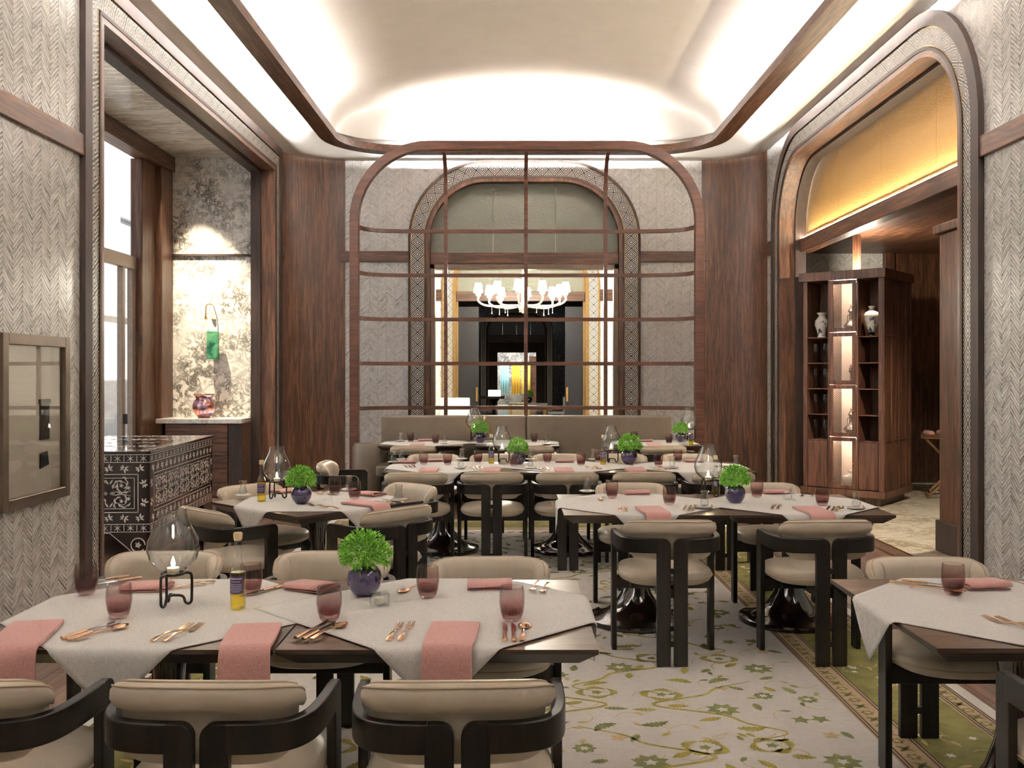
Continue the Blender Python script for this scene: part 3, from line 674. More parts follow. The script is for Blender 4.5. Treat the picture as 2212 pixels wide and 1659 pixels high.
# ------------------------------------------------------------------ chair
def mk_chair():
    t = thing('dining_chair', 'cream leather dining chair with dark curved wooden frame', 'chair')
    plan = catmull([(.074,.0),(.11,.001),(.17,.009),(.23,.034),(.268,.085),(.286,.16),(.291,.26),(.292,.335)], 5)
    def nrm(pl, i):
        d = pl[min(i+1,len(pl)-1)]-pl[max(i-1,0)]; d.normalize(); return Vector((-d.y, d.x))   # inward for the right side
    for s in (1, -1):
        rings = []
        for i, p in enumerate(plan):
            n_ = nrm(plan, i); a = p; b = p+n_*.03
            rings.append([(s*a.x, a.y, .607), (s*a.x, a.y, .685), (s*b.x, b.y, .685), (s*b.x, b.y, .607)])
        MB().loft(rings).build('arm_rail', CHW, t, .5, bevel=.004)
        poly = [(.009,0),(.083,0),(.083,.607),(.083,.6838)]+[(.045-.036*math.sin(u), .6478+.036*math.cos(u)) for u in [k/5*PI/2 for k in range(6)]]
        MB().prism([(s*x, z_) for x, z_ in poly], 'y', .0012, .0312).build('rear_leg', CHW, t, bevel=.003)
        poly = [(.318,0),(.395,0)]+[(.365+.03*math.cos(u), .6538+.03*math.sin(u)) for u in [k/5*PI/2 for k in range(6)]]+[(.318,.6838)]
        MB().prism(poly, 'x', s*.2632, s*.2908).build('front_leg', CHW, t, bevel=.003)
    for z_ in (.51, .12): MB().box(-.012, .012, .002, .03, z_-.014, z_+.014).build('crossbar', CHW, t)
    m = MB().box(-.264, .264, .338, .372, .345, .42); m.box(-.07, .07, .03, .34, .36, .415); m.box(-.2, .2, .2, .24, .375, .42); m.build('seat_rail', CHW, t, bevel=.004)
    def se(a, rx, ry, n_=2.7): c, s_ = math.cos(a), math.sin(a); return (rx*abs(c)**(2/n_)*(1 if c >= 0 else -1), ry*abs(s_)**(2/n_)*(1 if s_ >= 0 else -1))
    rings = []
    for k, (f, z_) in enumerate(((.55,.412),(.86,.414),(.96,.428),(1,.45),(.985,.47),(.93,.484),(.8,.492),(.5,.497),(.15,.498))):
        rings.append([(x, .31+y, z_) for x, y in [se(2*PI*i/40, .262*f, .262*f) for i in range(40)]])
    st = MB().loft(rings).build('seat', LEATHER, t, .9)
    MB().tube([(x, .31+y, .452) for x, y in [se(2*PI*i/40, .2635, .2635) for i in range(40)]], .0032, 6, True).build('piping', PIPING, st, 1)
    # wrap-around back cushion
    half = catmull([(0,.0),(.06,.0),(.12,.002),(.18,.012),(.235,.04),(.262,.085),(.272,.135)], 5)
    full = [Vector((-p.x, p.y)) for p in reversed(half[1:])]+half; N = len(full)
    L = [0]
    for i in range(1, N): L.append(L[-1]+(full[i]-full[i-1]).length)
    prof = [(.036,.575),(.036,.66),(.034,.70),(.012,.712),(.0,.735),(.002,.762),(.018,.779),(.045,.783),(.072,.772),(.085,.74),(.09,.68),(.088,.61),(.075,.572),(.055,.562)]
    rings = []; rim1 = []; rim2 = []
    for i in range(N):
        u = 2*L[i]/L[-1]-1; h_ = max(1-abs(u)**4.5, 0)**.42; h_ = max(h_, .06)
        d = full[min(i+1,N-1)]-full[max(i-1,0)]; d.normalize(); n_ = Vector((-d.y, d.x))
        zc = .685; nc = .05; ring_ = []
        for a, z_ in prof:
            zz = zc+(z_-zc)*h_; aa = nc+(a-nc)*(.35+.65*h_); q = full[i]+n_*aa; ring_.append((q.x, q.y, zz))
        rings.append(ring_)
        if abs(u) < .985:
            for lst, (a, z_) in ((rim1, (.008,.774)), (rim2, (.03,.7825))):
                q = full[i]+n_*(nc+(a-nc)*(.35+.65*h_)); lst.append((q.x, q.y, zc+(z_-zc)*h_))
    bk = MB().loft(rings).build('backrest', LEATHER, t, 1.1)
    MB().tube(rim1, .0028, 6).build('piping', PIPING, bk, 1); MB().tube(rim2, .0028, 6).build('piping', PIPING, bk, 1)
    return t
KC = Kind(mk_chair)
CH = 'cream chair '
# ------------------------------------------------------------------ tables with pedestal, cloth
TS = .485; TZ = .75
def mk_table():
    TZ = .75-RZ-.002
    t = thing('dining_table', 'square dark oak table on a glossy pedestal', 'table')
    a, b = TS, TS-.055
    m = MB(); m.add([(-a,-a,TZ),(a,-a,TZ),(a,a,TZ),(-a,a,TZ)], [(0,1,2,3)])
    m.build('table_top', TTOP, t)
    m = MB(); lv = [(a, TZ-.0005), (a, TZ-.014), (b, TZ-.056), (.2, TZ-.056)]
    vs = [(sx*r, sy*r, z_) for r, z_ in lv for sx, sy in ((-1,-1),(1,-1),(1,1),(-1,1))]
    m.add(vs, [(k*4+i, k*4+(i+1) % 4, k*4+4+(i+1) % 4, k*4+4+i) for k in range(3) for i in range(4)]+[(12,13,14,15)]); m.build('edge', TEDGE, t)
    MB().lathe([(0,.692),(.15,.692),(.15,.682),(.10,.665),(.07,.62),(.055,.54),(.048,.44),(.05,.36),(.065,.27),(.095,.18),(.14,.11),(.19,.07),(.25,.045),(.30,.035),(.315,.03),(.318,.016),(.318,.0),(0,0)], 40).build('pedestal', LACQ, t, .6)
    return t
KT = Kind(mk_table)
def cloth(x, y, rz, label, flat=(), dz=0, seed=0, side=.965, group=None):
    """square linen cloth laid cornerwise; corners hang over the edges except towards a joined table"""
    n = 56; rr_ = random.Random(seed); ph = [rr_.uniform(0,6) for _ in range(4)]; D = side/math.sqrt(2); h = TS+.016
    def f(u, v):
        a, b = (u-.5)*side, (v-.5)*side; X, Y = (a-b)/math.sqrt(2), (a+b)/math.sqrt(2); z_ = .0025+dz
        for ax in (0, 1):
            c = (X, Y)[ax]; o = (Y, X)[ax]; sg = 1 if c > 0 else -1; key = 'xX'[c > 0] if ax == 0 else 'yY'[c > 0]
            ex = abs(c)-h
            if ex > -.012 and key not in flat:
                ex2 = ex+.012; R_ = .012; arc = R_*PI/2
                if ex2 < arc: th = ex2/R_; c2 = h-.012+R_*math.sin(th)+.006*(1-math.cos(th)); z2 = -R_*(1-math.cos(th))
                else:
                    dr = ex2-arc; c2 = h+.006+.02*dr+.004*dr/.2*math.sin(o*22+ph[ax]); z2 = -R_-dr
                if ax == 0: X = sg*c2
                else: Y = sg*c2
                z_ = .0025+dz+z2
        return (X, Y, z_)
    o = MB().grid(f, n, n).build('tablecloth', LINEN, None, 1.2, solid=.0018); o.location = (x, y, TZ+.0005); o.rotation_euler = (0,0,rz)
    return tag(o, label, 'tablecloth', group)
A_, C_, D_, E_, F_, G_ = 'double table by the framed wall panel', 'lone table on the rug border', 'diagonal table by the inlaid chest', 'double table facing the wine cabinet', 'long row of three tables', 'tables along the banquette'
TAB = {}
def table(key, x, y, rz, tl, cl, flat=(), dz=0, group=None):
    KT.put(x, y, RZ+.002, rz, tl, group); cloth(x, y, rz, cl, flat, dz, hash(key) % 97 if False else len(TAB)); TAB[key] = (x, y, rz)
tw = .97
table('A1', -1.205, 3.345, 0, 'dark oak table with lantern and oil bottle in the double table by the framed panel', 'white linen cloth under the lantern and oil bottle by the framed panel', ('X',))
table('A2', -.228, 3.345, 0, 'dark oak table with basil pot in the double table by the framed panel', 'white linen cloth under the basil pot and candle cube with draped pink napkin', ('x',), .0022)
table('C', 1.765, 3.36, 0, 'lone dark oak table standing on the green rug border', 'white linen cloth on the lone table with a single tumbler')
table('D', -1.27, 6.2, PI/4+.04, 'dark oak table set diagonally beside the inlaid chest', 'white linen cloth on the diagonal table by the inlaid chest')
table('E1', .785, 6.07, 0, 'dark oak table with lantern in the double table facing the wine cabinet', 'white linen cloth under the lantern on the double table facing the wine cabinet', ('X',))
table('E2', 1.76, 6.07, 0, 'dark oak table with candle cube in the double table facing the wine cabinet', 'white linen cloth under the candle cube facing the wine cabinet', ('x',), .0022)
table('F1', -.62, 8.5, 0, 'dark oak table at the end-chair end of the long row of three', 'white linen cloth on the long row at the end with the lone end chair', ('X',))
table('F2', .475, 8.5, 0, 'middle dark oak table of the long row of three', 'white linen cloth on the middle table of the long row', ('x','X'), .0022)
table('F3', 1.57, 8.5, 0, 'dark oak table of the long row at the wine cabinet end', 'white linen cloth on the long row at the wine cabinet end', ('x',))
table('G1', -1.07, 11.44, 0, 'dark oak table with lantern in the pair before the banquette', 'white linen cloth on the banquette table beside the lantern', ('X',))
table('G2', .05, 11.44, 0, 'dark oak table without lantern in the pair before the banquette', 'white linen cloth on the banquette table that has no lantern', ('x',), .0022)
table('G3', 1.70, 11.44, 0, 'single dark oak table before the end of the banquette', 'white linen cloth on the single table at the end of the banquette')
# ------------------------------------------------------------------ chairs in place (y of the back, facing +y unless turned)
def chairN(x, yb, lab, rz=0): KC.put(x, yb, RZ+.002, rz, CH+lab)
def chairF(x, yb, lab, rz=0): KC.put(x, yb, RZ+.002, PI+rz, CH+lab)
chairN(-1.47, 2.41, 'drawn up where a pink napkin drapes beside the lantern', -.03); chairN(-.80, 2.40, 'behind the middle draped napkin between the double tables', -.02); chairN(-.14, 2.40, 'behind the draped napkin of the candle cube cloth', .03)
chairN(1.74, 2.47, 'drawn up to the draped napkin of the lone table')
chairF(-1.52, 4.26, 'across the table from the lantern'); chairF(-.79, 4.26, 'behind the basil pot of the candle cube cloth'); chairF(-.10, 4.13, 'behind the folded napkin beside the basil pot'); chairF(1.75, 4.13, 'behind the tumbler of the lone table')
chairN(.854, 5.10, 'behind the draped napkin by the lantern, facing the wine cabinet tables'); chairN(1.708, 5.10, 'behind the draped napkin by the candle cube near the wine cabinet', .05)
chairF(.844, 6.92, 'beyond the lantern of the wine cabinet tables'); chairF(1.80, 6.92, 'beyond the candle cube of the wine cabinet tables')
for (ax, ay), lab in (((-1,1), 'at the diagonal table, beside the drawer cabinet side'), ((-1,-1), 'at the diagonal table, its back to the inlaid chest and wall'), ((1,-1), 'at the diagonal table, behind its draped pink napkin'), ((1,1), 'at the diagonal table, its back to the long row')):
    dd = .485+.40; an = PI/4+.04; ux, uy = (ax*math.cos(.04)-ay*math.sin(.04))/math.sqrt(2), (ax*math.sin(.04)+ay*math.cos(.04))/math.sqrt(2)
    KC.put(-1.27+ux*dd, 6.2+uy*dd, RZ+.002, math.atan2(-uy, -ux)-PI/2, CH+lab)
NX = (-.78, -.17, .44, 1.06, 1.70); ords = ('first', 'second', 'third', 'fourth', 'fifth')
for k, x in enumerate(NX):
    chairN(x, 7.57 if k == 0 else 7.60, f'across the long row from the banquette, {ords[k]} from its end chair')
    chairF(x, 9.42, f'between the long row and the banquette, {ords[k]} from the end chair')
KC.put(-1.74, 8.55, RZ+.002, -PI/2, CH+'standing alone at the end of the long row')
chairN(-1.10, 10.42, 'facing the banquette at the table with the lantern'); chairN(.20, 10.42, 'facing the banquette at the paired table without lantern'); chairN(1.66, 10.42, 'facing the end of the banquette at the single table')
# ------------------------------------------------------------------ banquette and the oak screen behind it
bq = thing('banquette', 'long taupe leather banquette with high back before the oak grid screen', 'bench')
m = MB(); nX = 4; bx0, bx1 = -1.66, 2.0
for k in range(2):
    a = bx0+(bx1-bx0)*k/2+.002; b = bx0+(bx1-bx0)*(k+1)/2-.002
    MB().box(a, b, 12.0, 12.13, .40, 1.055).build('back_cushion', LEATH2, bq, .9, bevel=.03, seg=4)
for k in range(4):
    a = bx0+(bx1-bx0)*k/4+.002; b = bx0+(bx1-bx0)*(k+1)/4-.002
    MB().box(a, b, 11.50, 12.0, .34, .47).build('seat_cushion', LEATH2, bq, .9, bevel=.03, seg=4)
MB().box(bx0+.03, bx1-.03, 11.8, 12.1, .0, .34).build('plinth', CHW, bq)
MB().lathe([(0,.10),(.25,.10),(.27,.14),(.27,.66),(.24,.71),(0,.72)], 24, -1.80, 11.98, .8, .6).build('end_bolster', LEATH2, bq, .9)
sc = thing('grid_screen', 'tall rounded oak frame with curved grid bars behind the banquette', 'screen')
SA = (-2.10, 2.46, 0, 4.575, 1.02); MS = MBk(12.3)
arch_band(MS, SA, 0, .115, -.06, .06, True).build('frame', WSCR, sc, .5, bevel=.004)
yb_ = 12.87
def bar(path, name, up):
    MB().tube(path, .021, 4).build(name, WSCR, sc)
def flatbar(pts, wv, name):                          # board swept along a path in the X-Y plane, wv tall
    rings = []; Pv = [Vector(p) for p in pts]
    for i, p in enumerate(Pv):
        d = Pv[min(i+1,len(Pv)-1)]-Pv[max(i-1,0)]; d.normalize()
        n_ = d.cross(Vector((0,0,1))) if name == 'grid_bar' else d.cross(Vector((1,0,0)))
        n_.normalize(); q = Vector((0,0,1)) if name == 'grid_bar' else Vector((1,0,0))
        rings.append([p+n_*.02+q*wv/2, p+n_*.02-q*wv/2, p-n_*.02-q*wv/2, p-n_*.02+q*wv/2])
    MB().loft(rings).build('grid_bar', WSCR, sc, .5)
for k in range(7):
    z_ = H+1.925-.595*k
    a = catmull([(-2.04,12.31,z_),(-2.02,12.5,z_),(-1.93,12.70,z_),(-1.72,12.82,z_),(-1.40,yb_,z_)], 4)
    b = [Vector((2*.18-p.x, p.y, p.z)) for p in reversed(a)]
    flatbar(a+b, .05, 'grid_bar')
for x in (-.906, .175, 1.25):
    xt = x*1.0
    a = [(xt,yb_,.0),(xt,yb_,3.9)]+[tuple(p) for p in catmull([(xt,yb_,3.95),(xt,12.82,4.25),(xt,12.68,4.42),(xt,12.5,4.5),(xt,12.34,4.515)], 4)]
    flatbar(a, .05, 'upright')
# ------------------------------------------------------------------ inlaid chest
def inlay_panel(M, w_, h_, seed, scale=1.0):
    """mother-of-pearl figures on a face w_ x h_ (u right, v up)"""
    mb = MB(); rr_ = random.Random(seed); d = .0018
    def blob3(pts):
        n = len(pts); mb.add([M(u, v, d) for u, v in pts]+[M(u, v, 0) for u, v in pts], [tuple(range(n))]+[(i,(i+1) % n,n+(i+1) % n,n+i) for i in range(n)])
    def line(pts, t, taper=False):
        q = MB(); stroke(q, pts, t, 0, taper); mb.add([M(x, y, d) for x, y, _ in q.v], q.f)
    def rect(m_, t): line([(m_,m_),(w_-m_,m_)], t); line([(m_,h_-m_),(w_-m_,h_-m_)], t); line([(m_,m_),(m_,h_-m_)], t); line([(w_-m_,m_),(w_-m_,h_-m_)], t)
    t0 = .075                                          # star band along top and bottom
    for v0 in (h_-t0, 0):
        line([(0,v0+.004),(w_,v0+.004)], .006); line([(0,v0+t0-.004),(w_,v0+t0-.004)], .006)
        n = max(3, round(w_/.115)); c = w_/n
        for k in range(n):
            x = (k+.5)*c; y = v0+t0/2
            for a in (0.6, 2.54, PI/2+.0): blob3(leaf(x, y, a, .07, .007))
            blob3(star(x, y, .012, 4, .5)); line([(k*c, v0+.012),(k*c, v0+t0-.012)], .006)
    y0_, y1_ = t0, h_-t0; bw = .10
    def lborder(ax, c, a, b):
        n = max(2, round((b-a)/.135))
        for k in range(n):
            t = a+(b-a)*(k+.5)/n; x, y = (t, c) if ax == 'u' else (c, t); an = .45*(1 if k % 2 else -1)+(0 if ax == 'u' else PI/2)
            for q in (-1, 0, 1):
                blob3(leaf(x+.024*math.cos(an+q*.9)+(-.0)*q, y+.024*math.sin(an+q*.9), an+q*.9, .038, .015)); blob3(leaf(x-.022*math.cos(an+q*.7), y-.022*math.sin(an+q*.7), an+q*.7+PI, .03, .013))
    lborder('u', y0_+bw/2, .02, w_-.02); lborder('u', y1_-bw/2, .02, w_-.02); lborder('v', w_-bw/2, y0_+bw, y1_-bw); lborder('v', bw/2, y0_+bw, y1_-bw)
    X0, X1, V0, V1 = bw, w_-bw, y0_+bw, y1_-bw
    for m_, t in ((0, .007), (.032, .005)):
        line([(X0+m_,V0+m_),(X1-m_,V0+m_)], t); line([(X0+m_,V1-m_),(X1-m_,V1-m_)], t); line([(X0+m_,V0+m_),(X0+m_,V1-m_)], t); line([(X1-m_,V0+m_),(X1-m_,V1-m_)], t)
    X0 += .045; X1 -= .045; V0 += .04; V1 -= .04
    n = max(1, round((X1-X0)/.34)); cw = (X1-X0)/n; ch = (V1-V0)
    for k in range(n):
        cx_ = X0+(k+.5)*cw; cy_ = (V0+V1)/2
        for sx in (1, -1):
            for sy in (1, -1):
                R_ = min(cw, ch)*.24
                ctr = (cx_+sx*cw*.26, cy_+sy*ch*.27)
                a0 = math.atan2(-sy, -sx)
                line([(ctr[0]+R_*(1.15-t*.16)*math.cos(a0+sx*sy*t), ctr[1]+R_*(1.15-t*.16)*math.sin(a0+sx*sy*t)) for t in [i*.3 for i in range(16)]], .0055)
                line([(cx_+sx*cw*.02, cy_), (cx_+sx*cw*.14, cy_+sy*ch*.06), (cx_+sx*cw*.3, cy_+sy*ch*.03), (cx_+sx*cw*.46, cy_+sy*ch*.09)], .005)
                for q in range(9):
                    a = a0+q*.7; rr2 = R_*(.62+.5*((q*7) % 3)/2)
                    blob3(leaf(ctr[0]+rr2*math.cos(a), ctr[1]+rr2*math.sin(a), a+sx*1.1, .05*scale, .015*scale, 0, .25*sx))
                blob3(star(ctr[0], ctr[1], .02, 5, .45)); blob3(star(cx_+sx*.03, cy_, .022, 5, .45)); blob3(rosette(ctr[0]+sx*R_, ctr[1]-sy*.02, .014, 5))
                blob3(leaf(cx_+sx*.06, cy_+sy*.07, .9*sx*sy, .06, .015, 0, .3*sx)); blob3(leaf(cx_+sx*.02, cy_+sy*ch*.40, PI/2-sx*.6, .05, .014))
    return mb
cw_, cl_, chh = 1.1, 2.15, .905
chest = thing('inlaid_chest', 'long black chest inlaid with white pearl flowers and leaf borders', 'chest', (-3.16, 8.3, 0), .062)
# local: right-front corner at origin, body spans x -cw..0, y 0..cl
zb = .20
EBLID = plain('polished_ebony', S(40,28,26), .06, coat=1)
MB().box(-cw_, 0, 0, cl_, zb, chh-.02).build('body', EBONY, chest)
MB().box(-cw_-.012, .012, -.012, cl_+.012, chh-.02, chh).build('lid', EBLID, chest, bevel=.004)
poly = [(-cw_,0),(-cw_+.12,0),(-cw_+.34,zb),(-.34,zb),(-.12,0),(0,0),(0,zb+.01),(-cw_,zb+.01)]
for y_ in (0, cl_-.03): MB().prism(poly, 'y', y_, y_+.03).build('apron', EBONY, chest)
poly = [(.0,0),(.15,0),(.4,zb),(cl_-.4,zb),(cl_-.15,0),(cl_,0),(cl_,zb+.01),(0,zb+.01)]
for x_ in (-.03, -cw_): MB().prism(poly, 'x', x_, x_+.03).build('apron', EBONY, chest)
hp = chh-.025-zb
inlay_panel(lambda u, v, d: (-cw_+u, -d, zb+v), cw_, hp, 1).build('pearl_inlay', PEARL, chest, kind='stuff', label='white pearl scrollwork on the end face')
inlay_panel(lambda u, v, d: (d, u, zb+v), cl_, hp, 2, .9).build('pearl_inlay', PEARL, chest, kind='stuff', label='white pearl scrollwork on the long face')
inlay_panel(lambda u, v, d: (-u, v, chh+d), cw_, cl_, 3).build('pearl_inlay', PEARL, chest, kind='stuff', label='white pearl scrollwork on the lid')
m = MB()
for s in (0, 1):
    q = MB(); bx = (-.1 if s else -cw_+.1)
    stroke(q, [(bx+.06*math.cos(t), .09+.06*math.sin(t)) for t in [i*.35 for i in range(17)]], .01, 0); m.add([(x, -.002, y) for x, y, _ in q.v], q.f)
    pts = star(bx, .09, .03, 5, .4); m.add([(x, -.002, y) for x, y in pts], [tuple(range(len(pts)))])
q = MB(); stroke(q, [(-cw_+.12,.004),(-cw_+.34,zb-.006),(-.34,zb-.006),(-.12,.004)], .008, 0); m.add([(x, -.002, y) for x, y, _ in q.v], q.f)
m.build('apron_inlay', PEARL, chest, kind='stuff')
# ------------------------------------------------------------------ drawer cabinet in the bay with its jar and the wall piece above
dc = thing('drawer_cabinet', 'oak drawer cabinet with white marble top in the window bay', 'cabinet', (0,0,0))
MB().box(-4.42, -3.44, 12.12, 12.57, .0, .95).build('body', WDRAW, dc)
zs = [.02, .2, .37, .54, .71, .94]
for k in range(5): MB().box(-4.41, -3.62, 12.095, 12.12, zs[k]+.003, zs[k+1]-.003).build('drawer', WDRAW, dc, bevel=.003)
MB().box(-3.61, -3.44, 12.10, 12.12, .02, .94).build('end_panel', WMOULD, dc)
MB().box(-4.10, -3.9, 12.08, 12.10, .925, .94).build('finger_pull', WMOULD, dc)
MB().box(-4.52, -3.43, 12.06, 12.59, .95, 1.01).build('marble_top', MSLAB, dc, bevel=.006)
JAR = Mat('lustre_glaze', .2, .75); _n = JAR.noise(JAR.obj(), 9, 3, .5, 1); JAR.set('Base Color', JAR.ramp(_n, [(.3, S(120,66,60)), (.46, S(196,130,110)), (.58, S(196,178,214)), (.72, S(150,88,84))])); JAR = JAR.m
jx = (441-VX)*12.3/F
jar = thing('copper_jar', 'round copper lustre jar standing on the marble top', 'jar', (jx, 12.3, 1.01))
MB().lathe([(0,0),(.07,0),(.075,.012),(.11,.05),(.142,.11),(.147,.16),(.13,.215),(.105,.24),(.103,.26),(.115,.29),(.13,.305),(.122,.305),(.1,.285),(.09,.25),(0,.2)], 36).build('body', JAR, jar, .8)
MB().tube([(.128*math.cos(2*PI*i/36), .128*math.sin(2*PI*i/36), .305) for i in range(36)], .006, 6, True).build('rim', COPPER, jar, 1)
sx_ = (452-VX)*12.5/F; sz = lambda py: H-(py-VY)*12.5/F
sc2 = thing('wall_sconce', 'small bent brass picture light hooked on the marble wall', 'lamp', (sx_, 12.6, sz(690)))
MB().tube(catmull([(.03,-.0,.17),(.03,-.06,.19),(.0,-.11,.20),(-.03,-.13,.17),(-.035,-.13,.06),(-.035,-.13,.03)], 5), .007, 6).build('arm', GOLD, sc2, 1)
MB().lathe([(0,.04),(.012,.04),(.018,.0),(.0,.0)], 12, -.035, -.13).build('head', GOLD, sc2, .8); MB().lathe([(0,0),(.03,0),(.03,.01),(0,.012)], 16, .03, 0).build('rose', GOLD, sc2)
GRG = Mat('green_glaze', .15); _n = GRG.noise(GRG.obj(), 7, 3, .5, .6); GRG.set('Base Color', GRG.ramp(_n, [(.35, S(22,84,60)), (.5, S(70,140,100)), (.66, S(120,176,128))])); GRG = GRG.m
gx = (460-VX)*12.5/F
ga = thing('glass_art', 'upright green glass plaque standing off the marble wall', 'artwork', (gx, 12.5, sz(776)))
MB().box(-.075, .075, -.03, .03, 0, .365).build('plaque', GRG, ga, bevel=.006); MB().box(-.02, .02, .03, .1, .15, .19).build('bracket', GOLD, ga)
for k in range(4): MB().lathe([(0,.38),(.008,.385),(.0,.395)], 8, -.06+k*.035, 0).build('stud', GRG, ga)
lamp('bay_spot', 'SPOT', (-4.40, 11.95, 4.40), 650, (1, .86, .64), (-3.80, 12.6, 1.9), spot_size=.8, spot_blend=1.0, shadow_soft_size=.03)
# ------------------------------------------------------------------ framed panel on the left wall
pf = thing('framed_panel', 'bronze framed cream picture under glass on the herringbone marble wall', 'picture', (XL, 0, 0))
ya, yb2, za, zb2 = 5.78, 6.66, .73, 1.83
m = .07
for a, b, c, d in ((ya, ya+m, za, zb2), (yb2-m, yb2, za, zb2)): MB().box(.006, .06, a, b, c, d).build('frame_side', BRONZE, pf, bevel=.004)
for c, d in ((za, za+m), (zb2-m, zb2)): MB().box(.006, .06, ya+m, yb2-m, c, d).build('frame_rail', BRONZE, pf, bevel=.004)
MB().box(.008, .02, ya+m, yb2-m, za+m, zb2-m).build('mount', plain('cream_mount', S(228,219,208), .7), pf)
MB().box(.036, .038, ya+m, yb2-m, za+m, zb2-m).build('pane', WINGLASS, pf)
INKM = plain('dark_tassel', S(48,42,38), .8)
m = MB()
for k in range(5): m.box(.02, .028, 6.30+k*.026, 6.322+k*.026, 1.14+.0*k, 1.38)
m.box(.02, .03, 6.29, 6.44, 1.38, 1.41); m.build('tassel_comb', INKM, pf); MB().prism([(6.30,.95),(6.42,.97),(6.40,1.06),(6.31,1.05)], 'x', .02, .028).build('textile_scrap', INKM, pf)
# ------------------------------------------------------------------ wine cabinet tower
wc = thing('wine_cabinet', 'tall square oak display cabinet with lit lattice doors and open shelves', 'cabinet', (4.37, 11.26, 0), 0)
ang = math.atan2(.63, -.755)                          # direction of the front-left face from the near corner
CW = .98; Hc = 2.83
ux = Vector((math.cos(ang), math.sin(ang))); uy = Vector((.63, .755)).normalized()*1.0
uy = Vector((-ux.y*-1, ux.x*-1)); uy = Vector((ux.y, -ux.x))
wc.rotation_euler = (0, 0, math.atan2(uy.y, uy.x))
# local frame: +x along the right face (away), +y along the left face (away); near corner at origin
def lb(x0, x1, y0, y1, z0, z1, name, mat=WCAB, par=None, bev=.004): return MB().box(x0, x1, y0, y1, z0, z1).build(name, mat, par or wc, bevel=bev)
Z0 = .18; Z1 = 2.72
lb(.05, CW-.05, .05, CW-.05, 0, .1, 'plinth', WDK); lb(-.03, CW+.03, -.03, CW+.03, .10, Z0, 'base_moulding'); lb(-.04, CW+.04, -.04, CW+.04, Z1, Hc, 'cornice')
lb(.42, CW, .02, CW, Z0, Z1, 'back_panel', WDK)
lb(0, .42, 0, .055, Z0, Z1, 'stile'); lb(0, .42, CW-.055, CW, Z0, Z1, 'stile')
lb(.42, CW, 0, .02, Z0, Z1, 'side_panel')
yc = [.055, .305, .655, CW-.055]                       # right shelves, doors, left shelves
for y in yc[1:3]: lb(0.0, .42, y-.012, y+.012, Z0, Z1, 'divider')
dz = (Z1-Z0)/4; shz = [Z0+.59, Z0+.905, Z0+1.22, Z0+1.535, Z0+1.85]
WINT = WCAB
for a, b in ((yc[0], yc[1]-.012), (yc[2]+.012, yc[3])):
    lb(.40, .42, a, b, Z0, Z1, 'shelf_back', WINT)
    for z_ in shz: lb(.005, .40, a, b, z_-.012, z_, 'shelf')
    lb(-.004, .016, a+.003, b-.003, Z0+.01, shz[0]-.016, 'cupboard_door')
LIT = plain('niche_lining', S(236,216,200), .6); LTC = plain('lattice_wire', S(196,182,168), .4, .4)
for k in range(4):
    z0_, z1_ = Z0+dz*k+.006, Z0+dz*(k+1)-.006; a, b = yc[1]+.014, yc[2]-.014
    lb(.38, .40, a, b, z0_, z1_, 'niche_back', LIT); lb(.02, .38, a, b, z0_-.004, z0_+.008, 'shelf')
    d = empty('door', parent=wc); s = .045
    for q0, q1, r0, r1 in ((a, a+s, z0_, z1_), (b-s, b, z0_, z1_), (a+s, b-s, z0_, z0_+s), (a+s, b-s, z1_-s, z1_)): lb(-.012, .012, q0, q1, r0, r1, 'door_frame', WCAB, d)
    lb(-.001, .001, a+s, b-s, z0_+s, z1_-s, 'door_pane', LATT, d, 0)
    lt = MB(); w_ = b-a-2*s; h_ = z1_-z0_-2*s; st_ = .027; n = int((w_+h_)/st_)
    for i in range(1, n):
        for sg in (1, -1):
            c = i*st_
            y_a = max(0, c-h_); z_a = c-y_a; y_b = min(w_, c); z_b = c-y_b
            if sg < 0: y_a, y_b = w_-y_a, w_-y_b
            lt.obox((.003*sg, a+s+y_a, z0_+s+z_a), (.003*sg, a+s+y_b, z0_+s+z_b), .0022, .0022, (1,0,0))
    lt.build('lattice', LTC, d, kind='stuff')
    kn = MB().lathe([(0,0),(.01,.004),(.014,.016),(.01,.026),(0,.03)], 12).build('knob', GOLD, d, .8); kn.location = (-.012, a+.02, (z0_+z1_)/2); kn.rotation_euler = (0,-PI/2,0)
    p = wc.matrix_world
    lo = Matrix.Translation(wc.location) @ Matrix.Rotation(wc.rotation_euler[2], 4, 'Z') @ Vector((.14, (a+b)/2, z1_-.05))
    MB().box(.10, .12, a+.02, b-.02, z1_-.02, z1_-.012).build('niche_light', LEDN, wc)
for xq in (0, .27, .53, .79, .94): lb(xq, xq+(.06 if xq in (0, .94) else .024), -.016, .0, Z0, Z1, 'batten')
for z_ in (Z0+.60, Z0+1.86): lb(.06, .94, -.012, .0, z_-.012, z_+.012, 'cross_batten')
lb(.45, .53, .45, .53, Hc, 3.32, 'ceiling_post')
RW = Matrix.Translation(wc.location) @ Matrix.Rotation(wc.rotation_euler[2], 4, 'Z')
def loc(x, y, z): return RW @ Vector((x, y, z))
lamp('cabinet_top_lamp', 'POINT', loc(.36, .36, Hc+.05), 45, (1, .86, .66), shadow_soft_size=.02)
def mk_wine():
    t = thing('wine_glass', 'stemmed wine glass on the open cabinet shelf', 'glass')
    MB().lathe([(0,.002),(.034,.002),(.034,.004),(.006,.008),(.004,.02),(.004,.09),(.01,.1),(.034,.13),(.038,.16),(.03,.215)], 18).build('bowl_and_stem', GLASS, t, .9)
    return t
KW = Kind(mk_wine)
